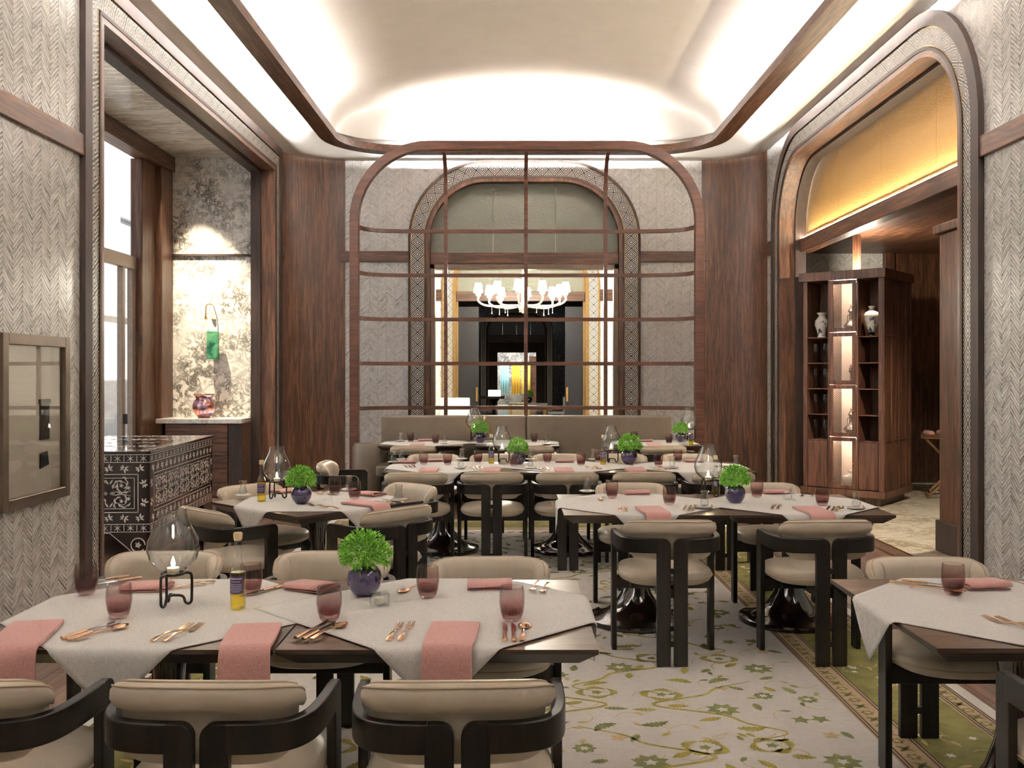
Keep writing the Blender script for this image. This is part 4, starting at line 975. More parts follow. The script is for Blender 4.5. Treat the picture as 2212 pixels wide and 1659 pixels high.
for q, z_ in enumerate(shz[:4]):
    for x, y, wh in ((.12, .74, 'next to the lattice door'), (.12, .865, 'next to the outer stile')):
        v = loc(x, y, z_); KW.put(v.x, v.y, v.z, 0, 'stemmed wine glass on the %s shelf of the oak cabinet, %s' % (('lowest', 'second', 'third', 'fourth')[q], wh), 'wine glasses in the oak cabinet', 1.12)
VASE = Mat('painted_china', .12); _n = VASE.noise(VASE.obj(), 14, 3, .5, .8); VASE.set('Base Color', VASE.ramp(_n, [(.38, S(70,80,110)), (.46, S(232,230,224)), (.7, S(240,238,232))])); VASE = VASE.m
for nm, y, lab, pr_ in (('porcelain_vase', .80, 'white painted porcelain vase with flared neck in the dark shelf', [(0,0),(.05,0),(.05,.02),(.045,.03),(.06,.09),(.085,.16),(.08,.21),(.05,.245),(.042,.27),(.06,.31),(.055,.31),(.036,.27),(0,.24)]), ('porcelain_vase', .18, 'white painted porcelain vase on a stand under the shelf spotlight', [(0,.05),(.04,.05),(.06,.11),(.095,.2),(.098,.24),(.08,.285),(.035,.315),(.028,.34),(.045,.365),(.04,.365),(.022,.34),(0,.3)])):
    v = loc(.14, y, shz[4]); t = thing(nm, lab, 'vase', v); MB().lathe(pr_, 28).build('body', VASE, t, .9)
    if y < .3: MB().lathe([(0,0),(.055,0),(.05,.015),(.03,.03),(.045,.05),(0,.05)], 20).build('stand', LACQ, t, .6)
sp = loc(.10, .18, Z1-.03); lamp('shelf_spot', 'SPOT', sp, 14, (1, .8, .55), loc(.2, .18, shz[4]), spot_size=.7, spot_blend=.5, shadow_soft_size=.01)
SILV = plain('silver', S(196,190,184), .2, 1, nz=.05)
for k, (nm, lab) in enumerate((('covered_dish', 'round lidded silver dish behind the lowest lattice door'), ('coffee_pot', 'small silver coffee pot behind the third lattice door'), ('incense_burner', 'slim silver incense burner behind the second lattice door'), ('silver_ewer', 'silver ewer with long spout behind the top lattice door'))):
    kk = (0, 1, 2, 3)[k]; v = loc(.22, .46, Z0+dz*kk+.015); t = thing(nm, lab, 'silverware', v)
    if k == 0: MB().lathe([(0,0),(.07,0),(.10,.05),(.11,.10),(.10,.13),(.04,.15),(.03,.17),(.045,.19),(0,.21)], 24).build('body', CHINA, t, .9)
    elif k == 2: MB().lathe([(0,0),(.04,0),(.01,.03),(.012,.12),(.03,.14),(.02,.2),(0,.24)], 18).build('body', SILV, t, .9)
    else:
        MB().lathe([(0,0),(.06,0),(.05,.02),(.09,.07),(.06,.11),(.025,.15),(.02,.22),(.04,.25),(.02,.28),(0,.34)], 24).build('body', SILV, t, .9)
        MB().tube([(0,-.05,.06),(0,-.1,.1),(0,-.13,.18),(0,-.15,.2)], [.015,.012,.008,.006], 8).build('spout', SILV, t, 1); MB().tube([(0,.06,.09),(0,.13,.13),(0,.12,.2),(0,.03,.22)], .006, 8).build('handle', SILV, t, 1)
# ------------------------------------------------------------------ folding tray stand
ts = thing('tray_stand', 'folding copper tray stand beside the oak panelled wall', 'tray stand', (5.62, 12.1, .006), -.35)
for y in (-.18, .18):
    MB().obox((-.35, y, .0), (.35, y+.02, .74), .035, .03).build('leg', COPPER, ts); MB().obox((.35, y, .0), (-.35, y+.02, .74), .035, .03).build('leg', COPPER, ts)
MB().obox((-.32,-.2,.06),(-.32,.2,.06),.02,.02).build('stretcher', COPPER, ts); MB().obox((.32,-.2,.06),(.32,.2,.06),.02,.02).build('stretcher', COPPER, ts)
tray = thing('serving_tray', 'round edged copper tray lying on the folding stand', 'tray', (5.62, 12.1, .766), -.35)
MB().box(-.42, .42, -.27, .27, 0, .012).build('tray_floor', COPPER, tray, bevel=.004)
for a, b in (((-.42,-.27),(.42,-.27)), ((.42,-.27),(.42,.27)), ((.42,.27),(-.42,.27)), ((-.42,.27),(-.42,-.27))): MB().obox((*a,.03), (*b,.03), .012, .05).build('tray_rim', COPPER, tray)
for k in range(5):
    v = Matrix.Rotation(-.35, 4, 'Z') @ Vector((-.32+k*.16, -.05+.07*(k % 2), 0)); t = thing('rolled_towel', 'rolled peach towel lying on the copper serving tray', 'towel', (5.62+v.x, 12.1+v.y, .779), 0, 'rolled towels on the tray')
    MB().lathe([(0,-.09),(.035,-.09),(.04,-.085),(.04,.085),(.035,.09),(0,.09)], 16).build('roll', PINK, t, .8); t.children[0].rotation_euler = (PI/2,0,0); t.children[0].location = (0,0,.04)
# ------------------------------------------------------------------ chandelier and pieces in the rooms beyond
cx_, cy_, cz_ = (1130-VX)*16.8/F, 16.8, H+148/(F/16.8)
cl = thing('chandelier', 'white glass chandelier with small lit shades in the second room', 'chandelier', (cx_, cy_, cz_))
WG = Mat('white_glass', .1, col=S(244,242,238)); WG = WG.m
MB().lathe([(0,-.14),(.03,-.13),(.08,-.07),(.09,0),(.05,.05),(.02,.1),(.03,.2),(.06,.26),(.02,.32),(.015,.5),(.04,.55),(.012,.6),(.012,ZC-cz_),(0,ZC-cz_)], 20).build('stem', WG, cl, .9)
for k in range(10):
    a = 2*PI*k/10+.2; c, s = math.cos(a), math.sin(a); R_ = .80 if k % 2 else .66; up = .0 if k % 2 else .03
    ar_ = MB().tube(catmull([(.05*c,.05*s,.0),(.35*c,.35*s,-.02),(.66*R_/.8*c,.66*R_/.8*s,-.01),(R_*c,R_*s,.06),(R_*c,R_*s,.13)], 5), .018, 8).build('arm', WG, cl, 1)
    MB().lathe([(0,.12),(.015,.12),(.05,.17),(.045,.2),(.02,.22),(0,.22)], 14, R_*c, R_*s).build('cup', WG, ar_, .9)
    MB().lathe([(.085,.21),(.055,.38)], 18, R_*c, R_*s).build('shade', SHADE, ar_, .9, solid=.003)
    MB().lathe([(0,-.16),(.012,-.15),(.004,-.13),(.003,-.03),(0,-.02)], 8, .7*R_*c, .7*R_*s).build('drop', WG, ar_, .9)
lamp('chandelier_glow', 'POINT', (cx_, cy_, cz_+.45), 330, (1, .9, .74), shadow_soft_size=.3)
def mk_side(x, y, rz, lab, s=1.0):
    t = thing('side_chair', lab, 'chair', (x, y, 0), rz)
    MB().box(-.24, .24, -.24, .24, .42, .5).build('seat', WHITE, t, bevel=.02); MB().box(-.24, .24, .2, .26, .5, .92).build('backrest', WHITE, t, bevel=.02)
    for a in (-1, 1):
        for b in (-1, 1): MB().box(a*.2-.015, a*.2+.015, b*.2-.015, b*.2+.015, 0, .42).build('leg', GOLD, t)
    t.scale = (s,)*3; return t
mk_side(1.25, 27.6, -PI/2, 'white side chair with gold legs beside the far marble table'); mk_side(-1.12, 18.6, PI, 'large white armchair against the lit second portal', 1.22)
mt_ = thing('console_table', 'pale marble table on gold legs in the room beyond', 'table', (.42, 27.0, 0))
MB().box(-.55, .55, -.4, .4, .71, .76).build('top', MSLAB, mt_, bevel=.01)
for a in (-1, 1):
    for b in (-1, 1): MB().box(a*.48-.035, a*.48+.035, b*.34-.035, b*.34+.035, 0, .71).build('leg', GOLD, mt_)
dk = thing('reception_desk', 'dark reception desk with glowing lamp box in the third room', 'desk', (-.62, 31, 0))
MB().box(-.55, .35, -.4, .4, .78, .86).build('top', CHW, dk); MB().lathe([(0,0),(.3,0),(.06,.1),(.05,.6),(.2,.78),(0,.78)], 20).build('pedestal', LACQ, dk, .8)
lb2 = thing('lantern_box', 'small glowing paper lamp on the dark reception desk', 'lamp', (-.6, 31, .86))
MB().box(-.2, .2, -.12, .12, 0, .2).build('shade', emit('paper_glow', (1,.8,.55,1), 3), lb2, bevel=.02); MB().box(-.14, .14, -.08, .08, .2, .215).build('cap', CHW, lb2)
# ------------------------------------------------------------------ tableware
ZT = TZ+.006                                          # top of a cloth
def mk_tumbler():
    t = thing('tumbler', 'amethyst tinted glass tumbler', 'glass')
    MB().lathe([(0,.001),(.024,.001),(.031,.008),(.038,.03),(.0425,.06),(.042,.085),(.0385,.115),(.0365,.115),(.0395,.085),(.0395,.06),(.034,.03),(.02,.02),(0,.019)], 28).build('bowl', TUMB, t, .9)
    return t
def mk_tea():
    t = thing('tea_glass', 'small clear waisted tea glass with gold rim', 'glass')
    MB().lathe([(0,.014),(.022,.014),(.026,.024),(.026,.038),(.018,.066),(.019,.085),(.026,.106),(.0245,.106),(.0165,.08),(.0165,.066),(.024,.036),(.02,.02),(0,.02)], 22).build('bowl', GLASS, t, .9)
    MB().tube([(.0253*math.cos(2*PI*i/24), .0253*math.sin(2*PI*i/24), .105) for i in range(24)], .0012, 5, True).build('gold_rim', GOLD, t, 1)
    MB().lathe([(0,.003),(.03,.003),(.05,.008),(.056,.013),(.054,.015),(.03,.008),(0,.007)], 26).build('saucer', CHINA, t, .9)
    sp = MB(); sp.tube([(.03,-.03,.014),(.045,.0,.016),(.05,.03,.02)], .002, 6); sp.build('tea_spoon', COPPER, t, 1)
    return t
def mk_lantern():
    t = thing('lantern', 'clear glass hurricane lantern on black iron stand', 'lantern')
    st = MB(); st.tube([(.036*math.cos(2*PI*i/24), .036*math.sin(2*PI*i/24), .112) for i in range(24)], .006, 6, True); st.lathe([(0,.108),(.036,.108),(.036,.113),(0,.113)], 20); st.build('stand_ring', IRON, t, 1)
    for k in range(3):
        a = 2*PI*k/3+PI/2+.5; c, s = math.cos(a), math.sin(a)
        pts = catmull([(r*c, r*s, z) for r, z in ((.036,.112),(.054,.112),(.062,.098),(.062,.03),(.06,.012),(.05,.005),(.04,.012),(.036,.026),(.026,.034),(.0,.036))], 4)
        MB().tube(pts, .0048, 7).build('leg', IRON, t, 1)
    MB().lathe([(.03,.116),(.05,.128),(.078,.158),(.089,.195),(.084,.23),(.066,.268),(.05,.3),(.045,.322),(.046,.338),(.044,.338),(.043,.322),(.048,.3),(.064,.267),(.082,.229),(.087,.195),(.076,.159),(.049,.13),(.03,.118)], 36).build('chimney', GLASS, t, .9)
    cn = MB().lathe([(0,.113),(.02,.113),(.02,.132),(.0,.130)], 20).build('tealight', WAX, t, .6)
    MB().lathe([(0,.132),(.006,.139),(.0075,.147),(.004,.16),(0,.172)], 10).build('flame', FLAME, cn, 1)
    return t
def mk_bottle():
    t = thing('oil_bottle', 'slim olive oil bottle with wooden stopper', 'bottle')
    MB().lathe([(0,.001),(.026,.001),(.027,.004),(.027,.125),(.024,.14),(.014,.165),(.0115,.185),(.0115,.235),(.0135,.237),(.0135,.243)], 24).build('glass_body', GLASS, t, .9)
    MB().lathe([(0,.004),(.0245,.004),(.0245,.128),(0,.128)], 24).build('oil', OIL, t, .5)
    MB().lathe([(0,.238),(.011,.238),(.015,.244),(.016,.262),(.014,.266),(0,.267)], 18).build('stopper', CORK, t, .6)
    lb_ = MB(); lb_.grid(lambda u, v: (.0276*math.cos(-PI/2+(u-.5)*2.0), .0276*math.sin(-PI/2+(u-.5)*2.0), .055+.062*v), 14, 2); lo_ = lb_.build('paper_label', LABELM, t, 1)
    for k, (wd, zz) in enumerate(((1.5,.106),(1.1,.097),(1.4,.087),(1.5,.081),(1.3,.075),(1.5,.069),(1.0,.063))):
        mm = MB(); mm.grid(lambda u, v, wd=wd, zz=zz: (.0279*math.cos(-PI/2+(u-.5)*wd), .0279*math.sin(-PI/2+(u-.5)*wd), zz+(.0045 if zz > .1 else .002)*v), 10, 2); mm.build('print_line', LETTER, lo_, 1)
    return t
def foliage_mesh(seed, R_=.088):
    rr_ = random.Random(seed); mb = MB()
    for k in range(1700):
        u = rr_.random(); ph = rr_.uniform(0, 2*PI); th = math.acos(1-1.45*u)   # dome and drooping skirt
        r = R_*(1-.38*rr_.random()**2)*(1+.08*math.sin(3*ph)+.05*math.sin(7*ph+th*4)); d = Vector((math.sin(th)*math.cos(ph), math.sin(th)*math.sin(ph), math.cos(th)*.92))
        p = d*r+Vector((0,0,.045)); L = rr_.uniform(.012,.019); w_ = L*.55
        ax = (d+Vector((rr_.uniform(-.8,.8), rr_.uniform(-.8,.8), rr_.uniform(-.9,.5)))).normalized(); sd = ax.cross(Vector((rr_.uniform(-1,1), rr_.uniform(-1,1), 1))).normalized(); up = ax.cross(sd)
        mb.add([p, p+ax*L*.35+sd*w_/2+up*.001, p+ax*L, p+ax*L*.35-sd*w_/2+up*.001, p+ax*L*.45-up*.002], [(0,1,4),(1,2,4),(2,3,4),(3,0,4)])
    for k in range(26):
        ph = rr_.uniform(0,6.28); e_ = Vector((math.cos(ph)*.05*rr_.random(), math.sin(ph)*.05*rr_.random(), .07)); mb.tube([(e_.x*.3, e_.y*.3, -.02), e_], .0014, 4)
    return mb
def mk_pot():
    t = thing('basil_pot', 'bushy green basil in a round aubergine pot', 'plant')
    MB().lathe([(0,0),(.03,0),(.042,.008),(.06,.035),(.066,.06),(.06,.088),(.046,.106),(.037,.112),(.034,.108),(.04,.098),(.0,.09)], 26).build('pot', POT, t, .45)
    f = foliage_mesh(4).build('foliage', LEAF, t, recalc=False, kind='stuff'); f.location = (0,0,.108)
    return t
def mk_cube():
    t = thing('candle_cube', 'small chunky glass cube holding a white candle', 'candle')
    a = .031; rings = []
    for f, z_ in ((.96,0),(1,.006),(1,.038),(.97,.043)):
        rings.append([(x*a*f*(1 if abs(x*y) < .9 else 1.04), y*a*f*(1 if abs(x*y) < .9 else 1.04), z_+(.006 if abs(x*y) > .5 and z_ > .03 else 0)) for x, y in ((-1,-1),(0,-1),(1,-1),(1,0),(1,1),(0,1),(-1,1),(-1,0))])
    MB().loft(rings).build('glass_cube', thin_glass('thick_glass', (.93,.95,.95,1), .08, ior=1.7), t)
    MB().lathe([(0,.008),(.019,.008),(.019,.03),(0,.032)], 18).build('candle', WAX, t, .6)
    return t
def flat_piece(outline, z0, th): return MB().prism(outline, 'z', z0, z0+th)
def handle(mb, y0, y1, wn_, wf):
    rings = []
    for t in [0, .06, .2, .5, .8, 1]:
        y = y0+(y1-y0)*t; w_ = (wf*.75 if t == 0 else wf if t < .1 else wf*.9 if t < .3 else wn_+(wf-wn_)*(1-t)*.6); z_ = .004+.008*math.sin(PI*t*.9); th = .0022
        rings.append([(-w_/2,y,z_-th),(0,y,z_-th*1.2),(w_/2,y,z_-th),(w_/2,y,z_+th*.4),(0,y,z_+th),(-w_/2,y,z_+th*.4)])
    mb.loft(rings); return rings[-1]
def mk_fork():
    t = thing('fork', 'rose gold dinner fork', 'cutlery')
    m = MB(); handle(m, -.1, .02, .006, .02); m.build('handle', COPPER, t, .8)
    m = MB(); m.loft([[(-w_/2,y,z_-.001),(w_/2,y,z_-.001),(w_/2,y,z_+.001),(-w_/2,y,z_+.001)] for w_, y, z_ in ((.006,.018,.006),(.016,.034,.003),(.022,.044,.002),(.023,.052,.003))])
    for k in range(4):
        x = -.0097+k*.0065; m.loft([[(x-w_,y,z_-.0009),(x+w_,y,z_-.0009),(x+w_,y,z_+.0009),(x-w_,y,z_+.0009)] for w_, y, z_ in ((.0019,.051,.003),(.0016,.075,.007),(.0008,.098,.011))])
    m.build('tines', COPPER, t, .8); return t
def mk_spoon():
    t = thing('spoon', 'rose gold spoon', 'cutlery')
    m = MB(); handle(m, -.1, .03, .006, .02); m.build('handle', COPPER, t, .8)
    m = MB()
    def f(u, v):
        a = 2*PI*u; r = v; y = .062+.033*r*math.cos(a)*(1+.08*math.cos(a)); x = .021*r*math.sin(a); return (x, y, .009-.008*(1-r*r))
    m.grid(f, 24, 6, cu=True); m.build('bowl', COPPER, t, 1, solid=.0018); return t
def mk_knife():
    t = thing('knife', 'rose gold table knife', 'cutlery')
    m = MB(); rings = []
    for tt, w_ in ((0,.012),(.05,.019),(.25,.017),(.55,.013),(.9,.014),(1,.011)):
        y = -.11+.095*tt; rings.append([(w_/2*math.cos(a), y, .0055+.005*math.sin(a)) for a in [2*PI*i/8 for i in range(8)]])
    m.loft(rings).build('handle', COPPER, t, .9)
    MB().prism([(-.006,-.016),(.006,-.016),(.010,.02),(.0095,.07),(.003,.1),(-.005,.106),(-.006,.08)], 'z', .0042, .0062).build('blade', SILVB, t, bevel=.0008); return t
SILVB = plain('blade_steel', S(206,196,186), .16, 1, nz=.03)
KG, KTEA, KL, KBT, KP, KCC, KF, KS, KK = [Kind(f) for f in (mk_tumbler, mk_tea, mk_lantern, mk_bottle, mk_pot, mk_cube, mk_fork, mk_spoon, mk_knife)]
def drape(x, y, lab, rz=0, w_=.155, inn=.24, hang=.20, edge=None, group=None):
    """folded napkin lying on the cloth and hanging over the table edge (edge line at local y=0, table towards +y)"""
    t = thing('draped_napkin', lab, 'napkin', (x, y, 0), rz, group); th = .013; z0 = ZT+.0015
    path = [(inn, z0+.0), (inn-.02, z0+.001), (inn*.5, z0), (.03, z0), (.008, z0), (-.016, z0-.002), (-.031, z0-.018), (-.0365, z0-.05), (-.037, z0-hang*.6), (-.038, z0-hang)]
    pts = catmull([(0, a, b) for a, b in path], 4); n = len(pts)
    def loop(layer, off, w2):
        rings = []
        for i, p in enumerate(pts):
            d = pts[min(i+1,n-1)]-pts[max(i-1,0)]; d.normalize(); nn = Vector((0, -d.z, d.y))
            if nn.z < 0 and abs(nn.z) > .3: nn = -nn
            elif abs(nn.z) <= .3 and nn.y > 0: nn = -nn
            sp = 1+.14*(i/n)*0+(.03*math.sin(i*.2)); k = min(1, (n-1-i)/3+.35)
            lo, hi = off, off+th/2*1.0
            q = []
            for (u, v) in ((-1,0),(-.98,.8),(-.9,1),(0,1.08),(.9,1),(.98,.8),(1,0)):
                pp = p+nn*(lo+(hi-lo)*v); q.append((u*w2/2*sp, pp.y, pp.z))
            rings.append(q)
        return rings
    MB().loft(loop(0, 0, w_*.97)).build('under_fold', PINK, t, .9); MB().loft(loop(1, th/2+.0006, w_)).build('top_fold', PINK, t, .9)
    e = pts[0]; MB().tube([(u*w_/2*.97, e.y+.001, e.z+th*.52) for u in (-1,-.5,0,.5,1)], th*.50, 8).build('rolled_edge', PINK, t, 1)
    return t
def mk_fold():
    t = thing('folded_napkin', 'pink napkin folded flat', 'napkin')
    # S-folded: profile along y swept across x
    prof = catmull([(0,-.055,.002),(0,.055,.002),(0,.068,.007),(0,.055,.012),(0,-.05,.011),(0,-.064,.017),(0,-.05,.026),(0,.0,.024),(0,.055,.02)], 5)
    rings = []
    for s in (-1, -.5, 0, .5, 1): rings.append([(s*.085, p.y, p.z*(1+.1*s)) for p in prof])
    m = MB(); n = len(prof); vs = [p for r in rings for p in r]; m.add(vs, [(i*n+k, i*n+k+1, (i+1)*n+k+1, (i+1)*n+k) for i in range(4) for k in range(n-1)])
    m.build('folds', PINK, t, 1, solid=.0032); return t
KN = Kind(mk_fold)
def g(kind, px, py, lab, grp=None, rz=0, z=ZT, sc_=None):
    x, y = G(px, py, z); return kind.put(x, y, z, rz, lab, grp, sc_)
TU = 'amethyst glass tumbler '; TE = 'waisted tea glass on saucer '
# ---- double table by the framed panel
g(KG, 186, 1284, TU+'by the folded napkin behind the framed-panel table lantern'); g(KG, 257, 1334, TU+'between draped napkin and lantern on the framed-panel table')
g(KG, 542, 1284, TU+'half hidden behind the tall oil bottle'); g(KG, 711, 1341, TU+'in front of the folded napkin between oil bottle and basil'); g(KG, 924, 1290, TU+'standing between the basil pot and the folded napkin'); g(KG, 1106, 1341, TU+'at the cloth edge next to the single spoon and two knives')
g(KL, 374, 1308, 'glass hurricane lantern on the cloth by the framed panel', rz=.2, sc_=1.02); g(KBT, 514, 1314, 'olive oil bottle standing between the two joined cloths'); g(KP, 787, 1286, 'bushy basil in aubergine pot behind the candle cube'); g(KCC, 820, 1308, 'small glass candle cube in front of the basil pot', rz=.25)
def row(px, lab, rz=0, y=None, x=None, dx=0, **kw): drape((px-VX)/((1395-VY)/(H-TZ)), TY, lab, rz, **kw)
TY = 3.345-TS
drape(-1.50, TY, 'pink napkin draped over the edge nearest the framed wall panel', .20, inn=.27, hang=.21); drape(-.80, TY, 'pink napkin draped over the joint of the two tables', .12, inn=.23, hang=.2); drape(-.195, TY, 'pink napkin draped over the hanging corner of the basil cloth', -.04, inn=.25, hang=.2)
g(KN, 318, 1272, 'folded pink napkin behind the lantern by the framed panel', rz=.1); g(KN, 672, 1272, 'folded pink napkin between oil bottle and basil pot', rz=-.45); g(KN, 1058, 1268, 'folded pink napkin beside the bare table corner', rz=.02)
def setting(fk, kn, tag_, za=0, zk=None):
    """forks at fk, two knives and a spoon at kn (px, py of the middle of the group)"""
    zk = za if zk is None else zk
    if fk:
        x, y = G(*fk, ZT)
        for i in (-.5, .5): KF.put(x+i*.036*math.cos(za), y+i*.036*math.sin(za)-.01*(i < 0), ZT, za, ('outer' if i < 0 else 'inner')+' rose gold fork '+tag_, 'forks '+tag_)
    if kn:
        x, y = G(*kn, ZT); c, s = math.cos(zk), math.sin(zk)
        for i in (-1, 0): KK.put(x+i*.028*c, y+i*.028*s-.006*i, ZT+.0003, zk, ('outer' if i < 0 else 'inner')+' rose gold knife '+tag_, 'knives '+tag_)
        KS.put(x+.032*c, y+.032*s, ZT+.0003, zk-.08, 'rose gold spoon beside the knives '+tag_)
setting((386,1368), (207,1366), 'by the framed-panel draped napkin', -.30, -.42); setting((866,1366), (692,1364), 'beside the napkin draped over the joint', -.08, -.30); setting(None, (1109,1368), 'beside the napkin of the basil cloth', 0, .02)
def loose(kind, px, py, rz, lab, grp=None): g(kind, px, py, lab, grp, rz)
def pair(kind, p1, p2, rz, lab, ref, grp):             # two look-alikes lying side by side
    loose(kind, *p1, rz, lab+', nearer the '+ref, grp); loose(kind, *p2, rz, lab+', farther from the '+ref, grp)
pair(KK, (220,1255), (247,1259), PI-.75, 'knife behind the two tumblers at the framed-panel end', 'wall', 'knives behind the tumblers')
pair(KF, (388,1271), (410,1265), PI-.9, 'fork lying beside the lantern of the framed-panel table', 'lantern', 'forks by the lantern')
pair(KK, (562,1279), (588,1274), PI-.55, 'knife between the tall oil bottle and a folded napkin', 'bottle', 'knives by the oil bottle')
pair(KF, (1155,1268), (1176,1272), PI-.15, 'fork at the bare table corner past the folded napkin', 'napkin', 'forks by the bare corner'); loose(KS, 893, 1272, PI-.5, 'spoon lying behind the tumbler between basil and folded napkin')
# ---- lone table
g(KG, 2059, 1284, TU+'alone on the cloth of the lone table'); g(KN, 2120, 1268, 'folded pink napkin behind the tumbler of the lone table', rz=.12)
pair(KK, (2012,1263), (1986,1266), PI+.95, 'knife lying beside the lone table tumbler', 'tumbler', 'knives on the lone table')
loose(KS, 2026, 1276, PI+1.0, 'spoon lying between the knives and tumbler of the lone table')
pair(KF, (2212,1352), (2182,1350), .5, 'fork before the draped napkin of the lone table', 'napkin', 'forks at the front of the lone table'); loose(KF, 2190, 1260, PI+.9, 'single fork behind the folded napkin of the lone table', None)
drape(1.80, 3.36-TS, 'pink napkin draped over the front edge of the lone table', 0)
# ---- diagonal table
g(KBT, 565, 1083, 'olive oil bottle beside the lantern of the diagonal table'); g(KL, 598, 1077, 'glass hurricane lantern on the diagonal table by the inlaid chest'); g(KP, 651, 1088, 'bushy basil in aubergine pot on the diagonal table', rz=1)
g(KG, 723, 1068, TU+'at the far side of the diagonal table'); g(KG, 766, 1078, TU+'by the draped napkin of the diagonal table'); g(KTEA, 525, 1073, TE+'beside the diagonal table oil bottle'); g(KTEA, 754, 1060, TE+'behind the tumblers of the diagonal table'); g(KTEA, 862, 1083, TE+'at the pointed corner of the diagonal table')
an = PI/4+.04; ex, ey = -1.27+TS*math.sin(an)*1, 6.2-TS*math.cos(an)
drape(-1.27+TS*math.sin(an)+.07, 6.2-TS*math.cos(an)+.07, 'pink napkin draped over the edge of the diagonal table', an+.12); g(KN, 800, 1070, 'folded pink napkin behind the tumblers on the diagonal table', rz=-.6); g(KN, 615, 1064, 'folded pink napkin behind the lantern of the diagonal table', rz=.9)
pair(KF, (686,1094), (710,1097), an, 'fork lying before the basil of the diagonal table', 'basil', 'forks on the diagonal table'); pair(KK, (848,1083), (830,1086), an, 'knife by the corner tea glass of the diagonal table', 'tea glass', 'knives on the diagonal table')
pair(KS, (680,1066), (702,1066), PI+an, 'spoon lying behind the basil of the diagonal table', 'basil', 'spoons on the diagonal table')
# ---- double table facing the wine cabinet
g(KTEA, 1268, 1064, TE+'at the bare far corner facing the wine cabinet'); g(KTEA, 1522, 1098, TE+'in front of the wine cabinet table lantern'); g(KTEA, 1850, 1100, TE+'at the pointed corner by the wine cabinet')
g(KG, 1322, 1075, TU+'beside the corner tea glass on the wine cabinet tables'); g(KG, 1446, 1090, TU+'by the draped napkin near the wine cabinet table lantern'); g(KG, 1635, 1074, TU+'between basil and candle cube on the wine cabinet tables'); g(KG, 1776, 1092, TU+'by the draped napkin near the candle cube facing the wine cabinet')
g(KL, 1530, 1075, 'glass hurricane lantern on the double table facing the wine cabinet', sc_=1.05); g(KBT, 1546, 1068, 'olive oil bottle behind the lantern facing the wine cabinet'); g(KP, 1588, 1086, 'bushy basil in aubergine pot on the tables facing the wine cabinet', rz=2); g(KCC, 1705, 1079, 'small glass candle cube on the table facing the wine cabinet', rz=.1)
TY = 6.07-TS
drape(.845, TY, 'pink napkin draped by the lantern side of the wine cabinet tables', .10, inn=.25, hang=.17); drape(1.80, TY-.006, 'pink napkin draped by the candle cube side of the wine cabinet tables', .07, inn=.25, hang=.17)
g(KN, 1374, 1067, 'folded rose napkin between two tumblers facing the wine cabinet', rz=.1); g(KN, 1672, 1066, 'folded rose napkin behind the candle cube facing the wine cabinet', rz=.1)
setting((1345,1101), (1490,1098), 'near the lantern facing the wine cabinet', -.1, -.25); setting((1676,1096), (1800,1100), 'near the candle cube facing the wine cabinet', -.35, -.4)
pair(KF, (1734,1070), (1756,1071), PI-.4, 'fork at the cabinet-side edge of the wine cabinet tables', 'candle cube', 'forks at the far edge'); loose(KS, 1300, 1078, PI-.2, 'spoon lying by the corner tea glass facing the wine cabinet')
# ---- long row and banquette (crop coordinates of a 2.514x view)
def q(x, y): return 760+x/2.5136, 860+y/2.5136
LR = 'on the long row of three tables'
for (x, y), lab in (((390,360), 'first from the end chair'), ((520,362), 'second from the end chair'), ((685,352), 'beside the first oil bottle'), ((880,368), 'in front of a basil pot'), ((1062,350), 'on the middle cloth, banquette side'), ((1245,365), 'by the napkin on the middle cloth'), ((1340,343), 'behind the second oil bottle'), ((1665,368), 'beside the second basil pot'), ((1770,346), 'last towards the wine cabinet')): g(KG, *q(x, y), TU+lab+' of the long row')
for (x, y), lab in (((225,352), 'nearest the end chair'), ((270,338), 'behind the first tumbler'), ((590,382), 'by the second tumbler'), ((597,335), 'behind the second tumbler'), ((970,382), 'in front of the first basil pot'), ((972,337), 'behind the first basil pot'), ((1312,337), 'beside the second oil bottle'), ((1740,382), 'past the second basil pot'), ((2085,376), 'at the wine cabinet end')): g(KTEA, *q(x, y), TE+lab+' of the long row')
g(KBT, *q(757,354), 'olive oil bottle by the end-chair side lantern of the long row'); g(KBT, *q(1365,360), 'olive oil bottle by the wine cabinet side lantern of the long row')
g(KL, *q(816,350), 'glass hurricane lantern on the long row, nearer the end chair'); g(KL, *q(1408,349), 'glass hurricane lantern on the long row, nearer the wine cabinet')
g(KP, *q(905,360), 'basil pot on the long row, nearer the end chair', rz=.5, sc_=1.0); g(KP, *q(1506,359), 'basil pot on the long row, nearer the wine cabinet', rz=1.5, sc_=1.15)
TY = 8.5-TS
for k, px in enumerate((928, 1062, 1217, 1372)): drape((px-VX)/((1016-VY)/(H-TZ)), TY, f'pink napkin draped over the long row, {ords[k]} from the end chair', 0, inn=.24, hang=.1)
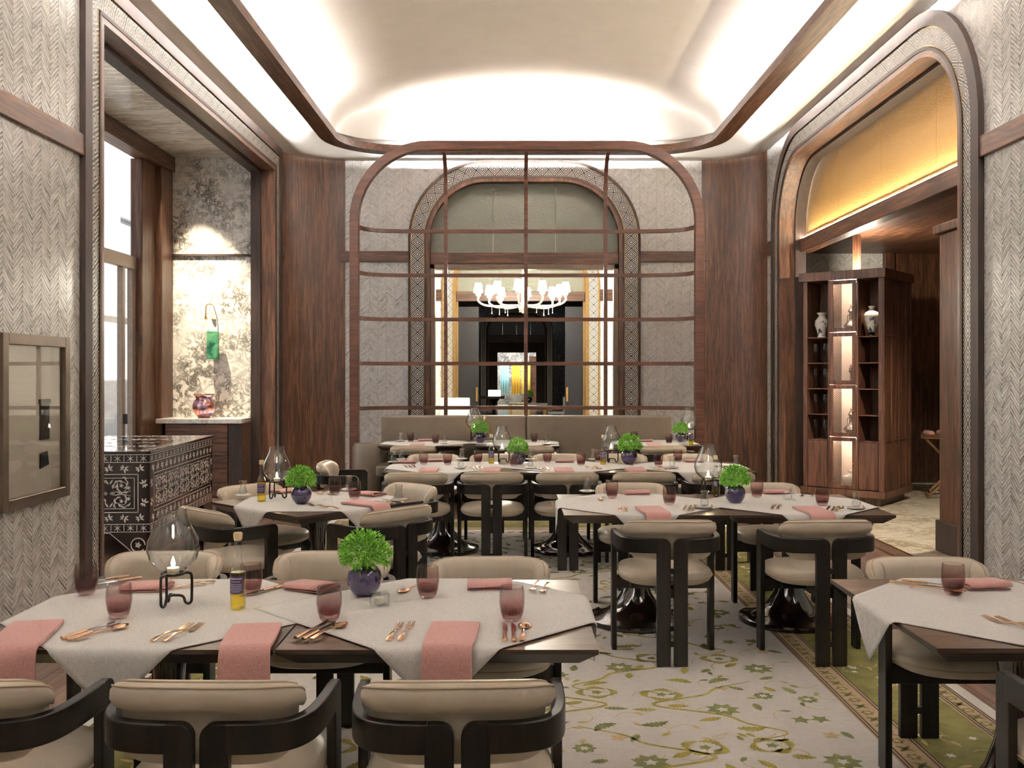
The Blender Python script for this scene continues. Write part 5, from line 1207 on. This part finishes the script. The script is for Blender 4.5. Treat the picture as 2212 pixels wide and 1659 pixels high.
for (x, y), lab in (((300,352), 'first'), ((450,343), 'second'), ((1155,348), 'third'), ((1858,346), 'fourth')): g(KN, *q(x, y), f'folded pink napkin on the long row, {lab} from the end chair')
for k, (x, y) in enumerate(((290,372), (650,380), (1010,384), (1290,380), (1640,382), (2000,378))):
    tg = f'at the {("first","second","third","fourth","fifth","sixth")[k]} place of the long row'
    pair(KF if k % 2 else KK, q(x, y), q(x+22, y), .25, ('fork ' if k % 2 else 'knife ')+tg, 'spoon' if 0 else 'end chair', 'cutlery '+tg)
    loose(KS, *q(x+46, y), .2, 'spoon '+tg)
for (x, y), lab in (((320,238), 'first on the banquette tables from the lantern side'), ((455,247), 'beside the banquette table lantern'), ((990,240), 'on the banquette table without lantern'), ((1535,232), 'at the back of the single banquette table'), ((1722,247), 'at the front of the single banquette table')): g(KG, *q(x, y), TU+lab)
for (x, y), lab in (((265,236), 'at the screen end of the banquette tables'), ((505,248), 'beside the banquette table lantern'), ((745,238), 'beside the banquette table basil'), ((1057,252), 'on the banquette table without lantern'), ((1800,252), 'on the single banquette table')): g(KTEA, *q(x, y), TE+lab)
g(KL, *q(664,229), 'glass hurricane lantern on the paired banquette tables', sc_=1.2); g(KP, *q(697,242), 'basil pot on the paired banquette tables', rz=.9, sc_=1.1); g(KBT, *q(722,229), 'oil bottle behind the basil of the paired banquette tables', sc_=1.1)
g(KL, *q(1832,227), 'glass hurricane lantern on the single banquette table', sc_=1.2); g(KP, *q(1786,238), 'basil pot on the single banquette table', rz=2.2); g(KBT, *q(1842,252), 'oil bottle on the single banquette table')
for (x, y), lab in (((400,232), 'by the first tumbler of the banquette tables'), ((895,232), 'on the banquette table without lantern'), ((1592,236), 'on the single banquette table')): g(KN, *q(x, y), 'folded rose napkin '+lab)
TY = 11.44-TS
for px, lab in ((904, 'over the banquette table with the lantern'), (1409, 'over the single banquette table')): drape((px-VX)/((960-VY)/(H-TZ)), TY, 'pink napkin draped '+lab, 0, inn=.22, hang=.08)
KP.put(.45, 26.85, .762, .4, 'basil pot on the pale marble table beyond the portal', None, 1.5)
bpy.context.view_layer.update()
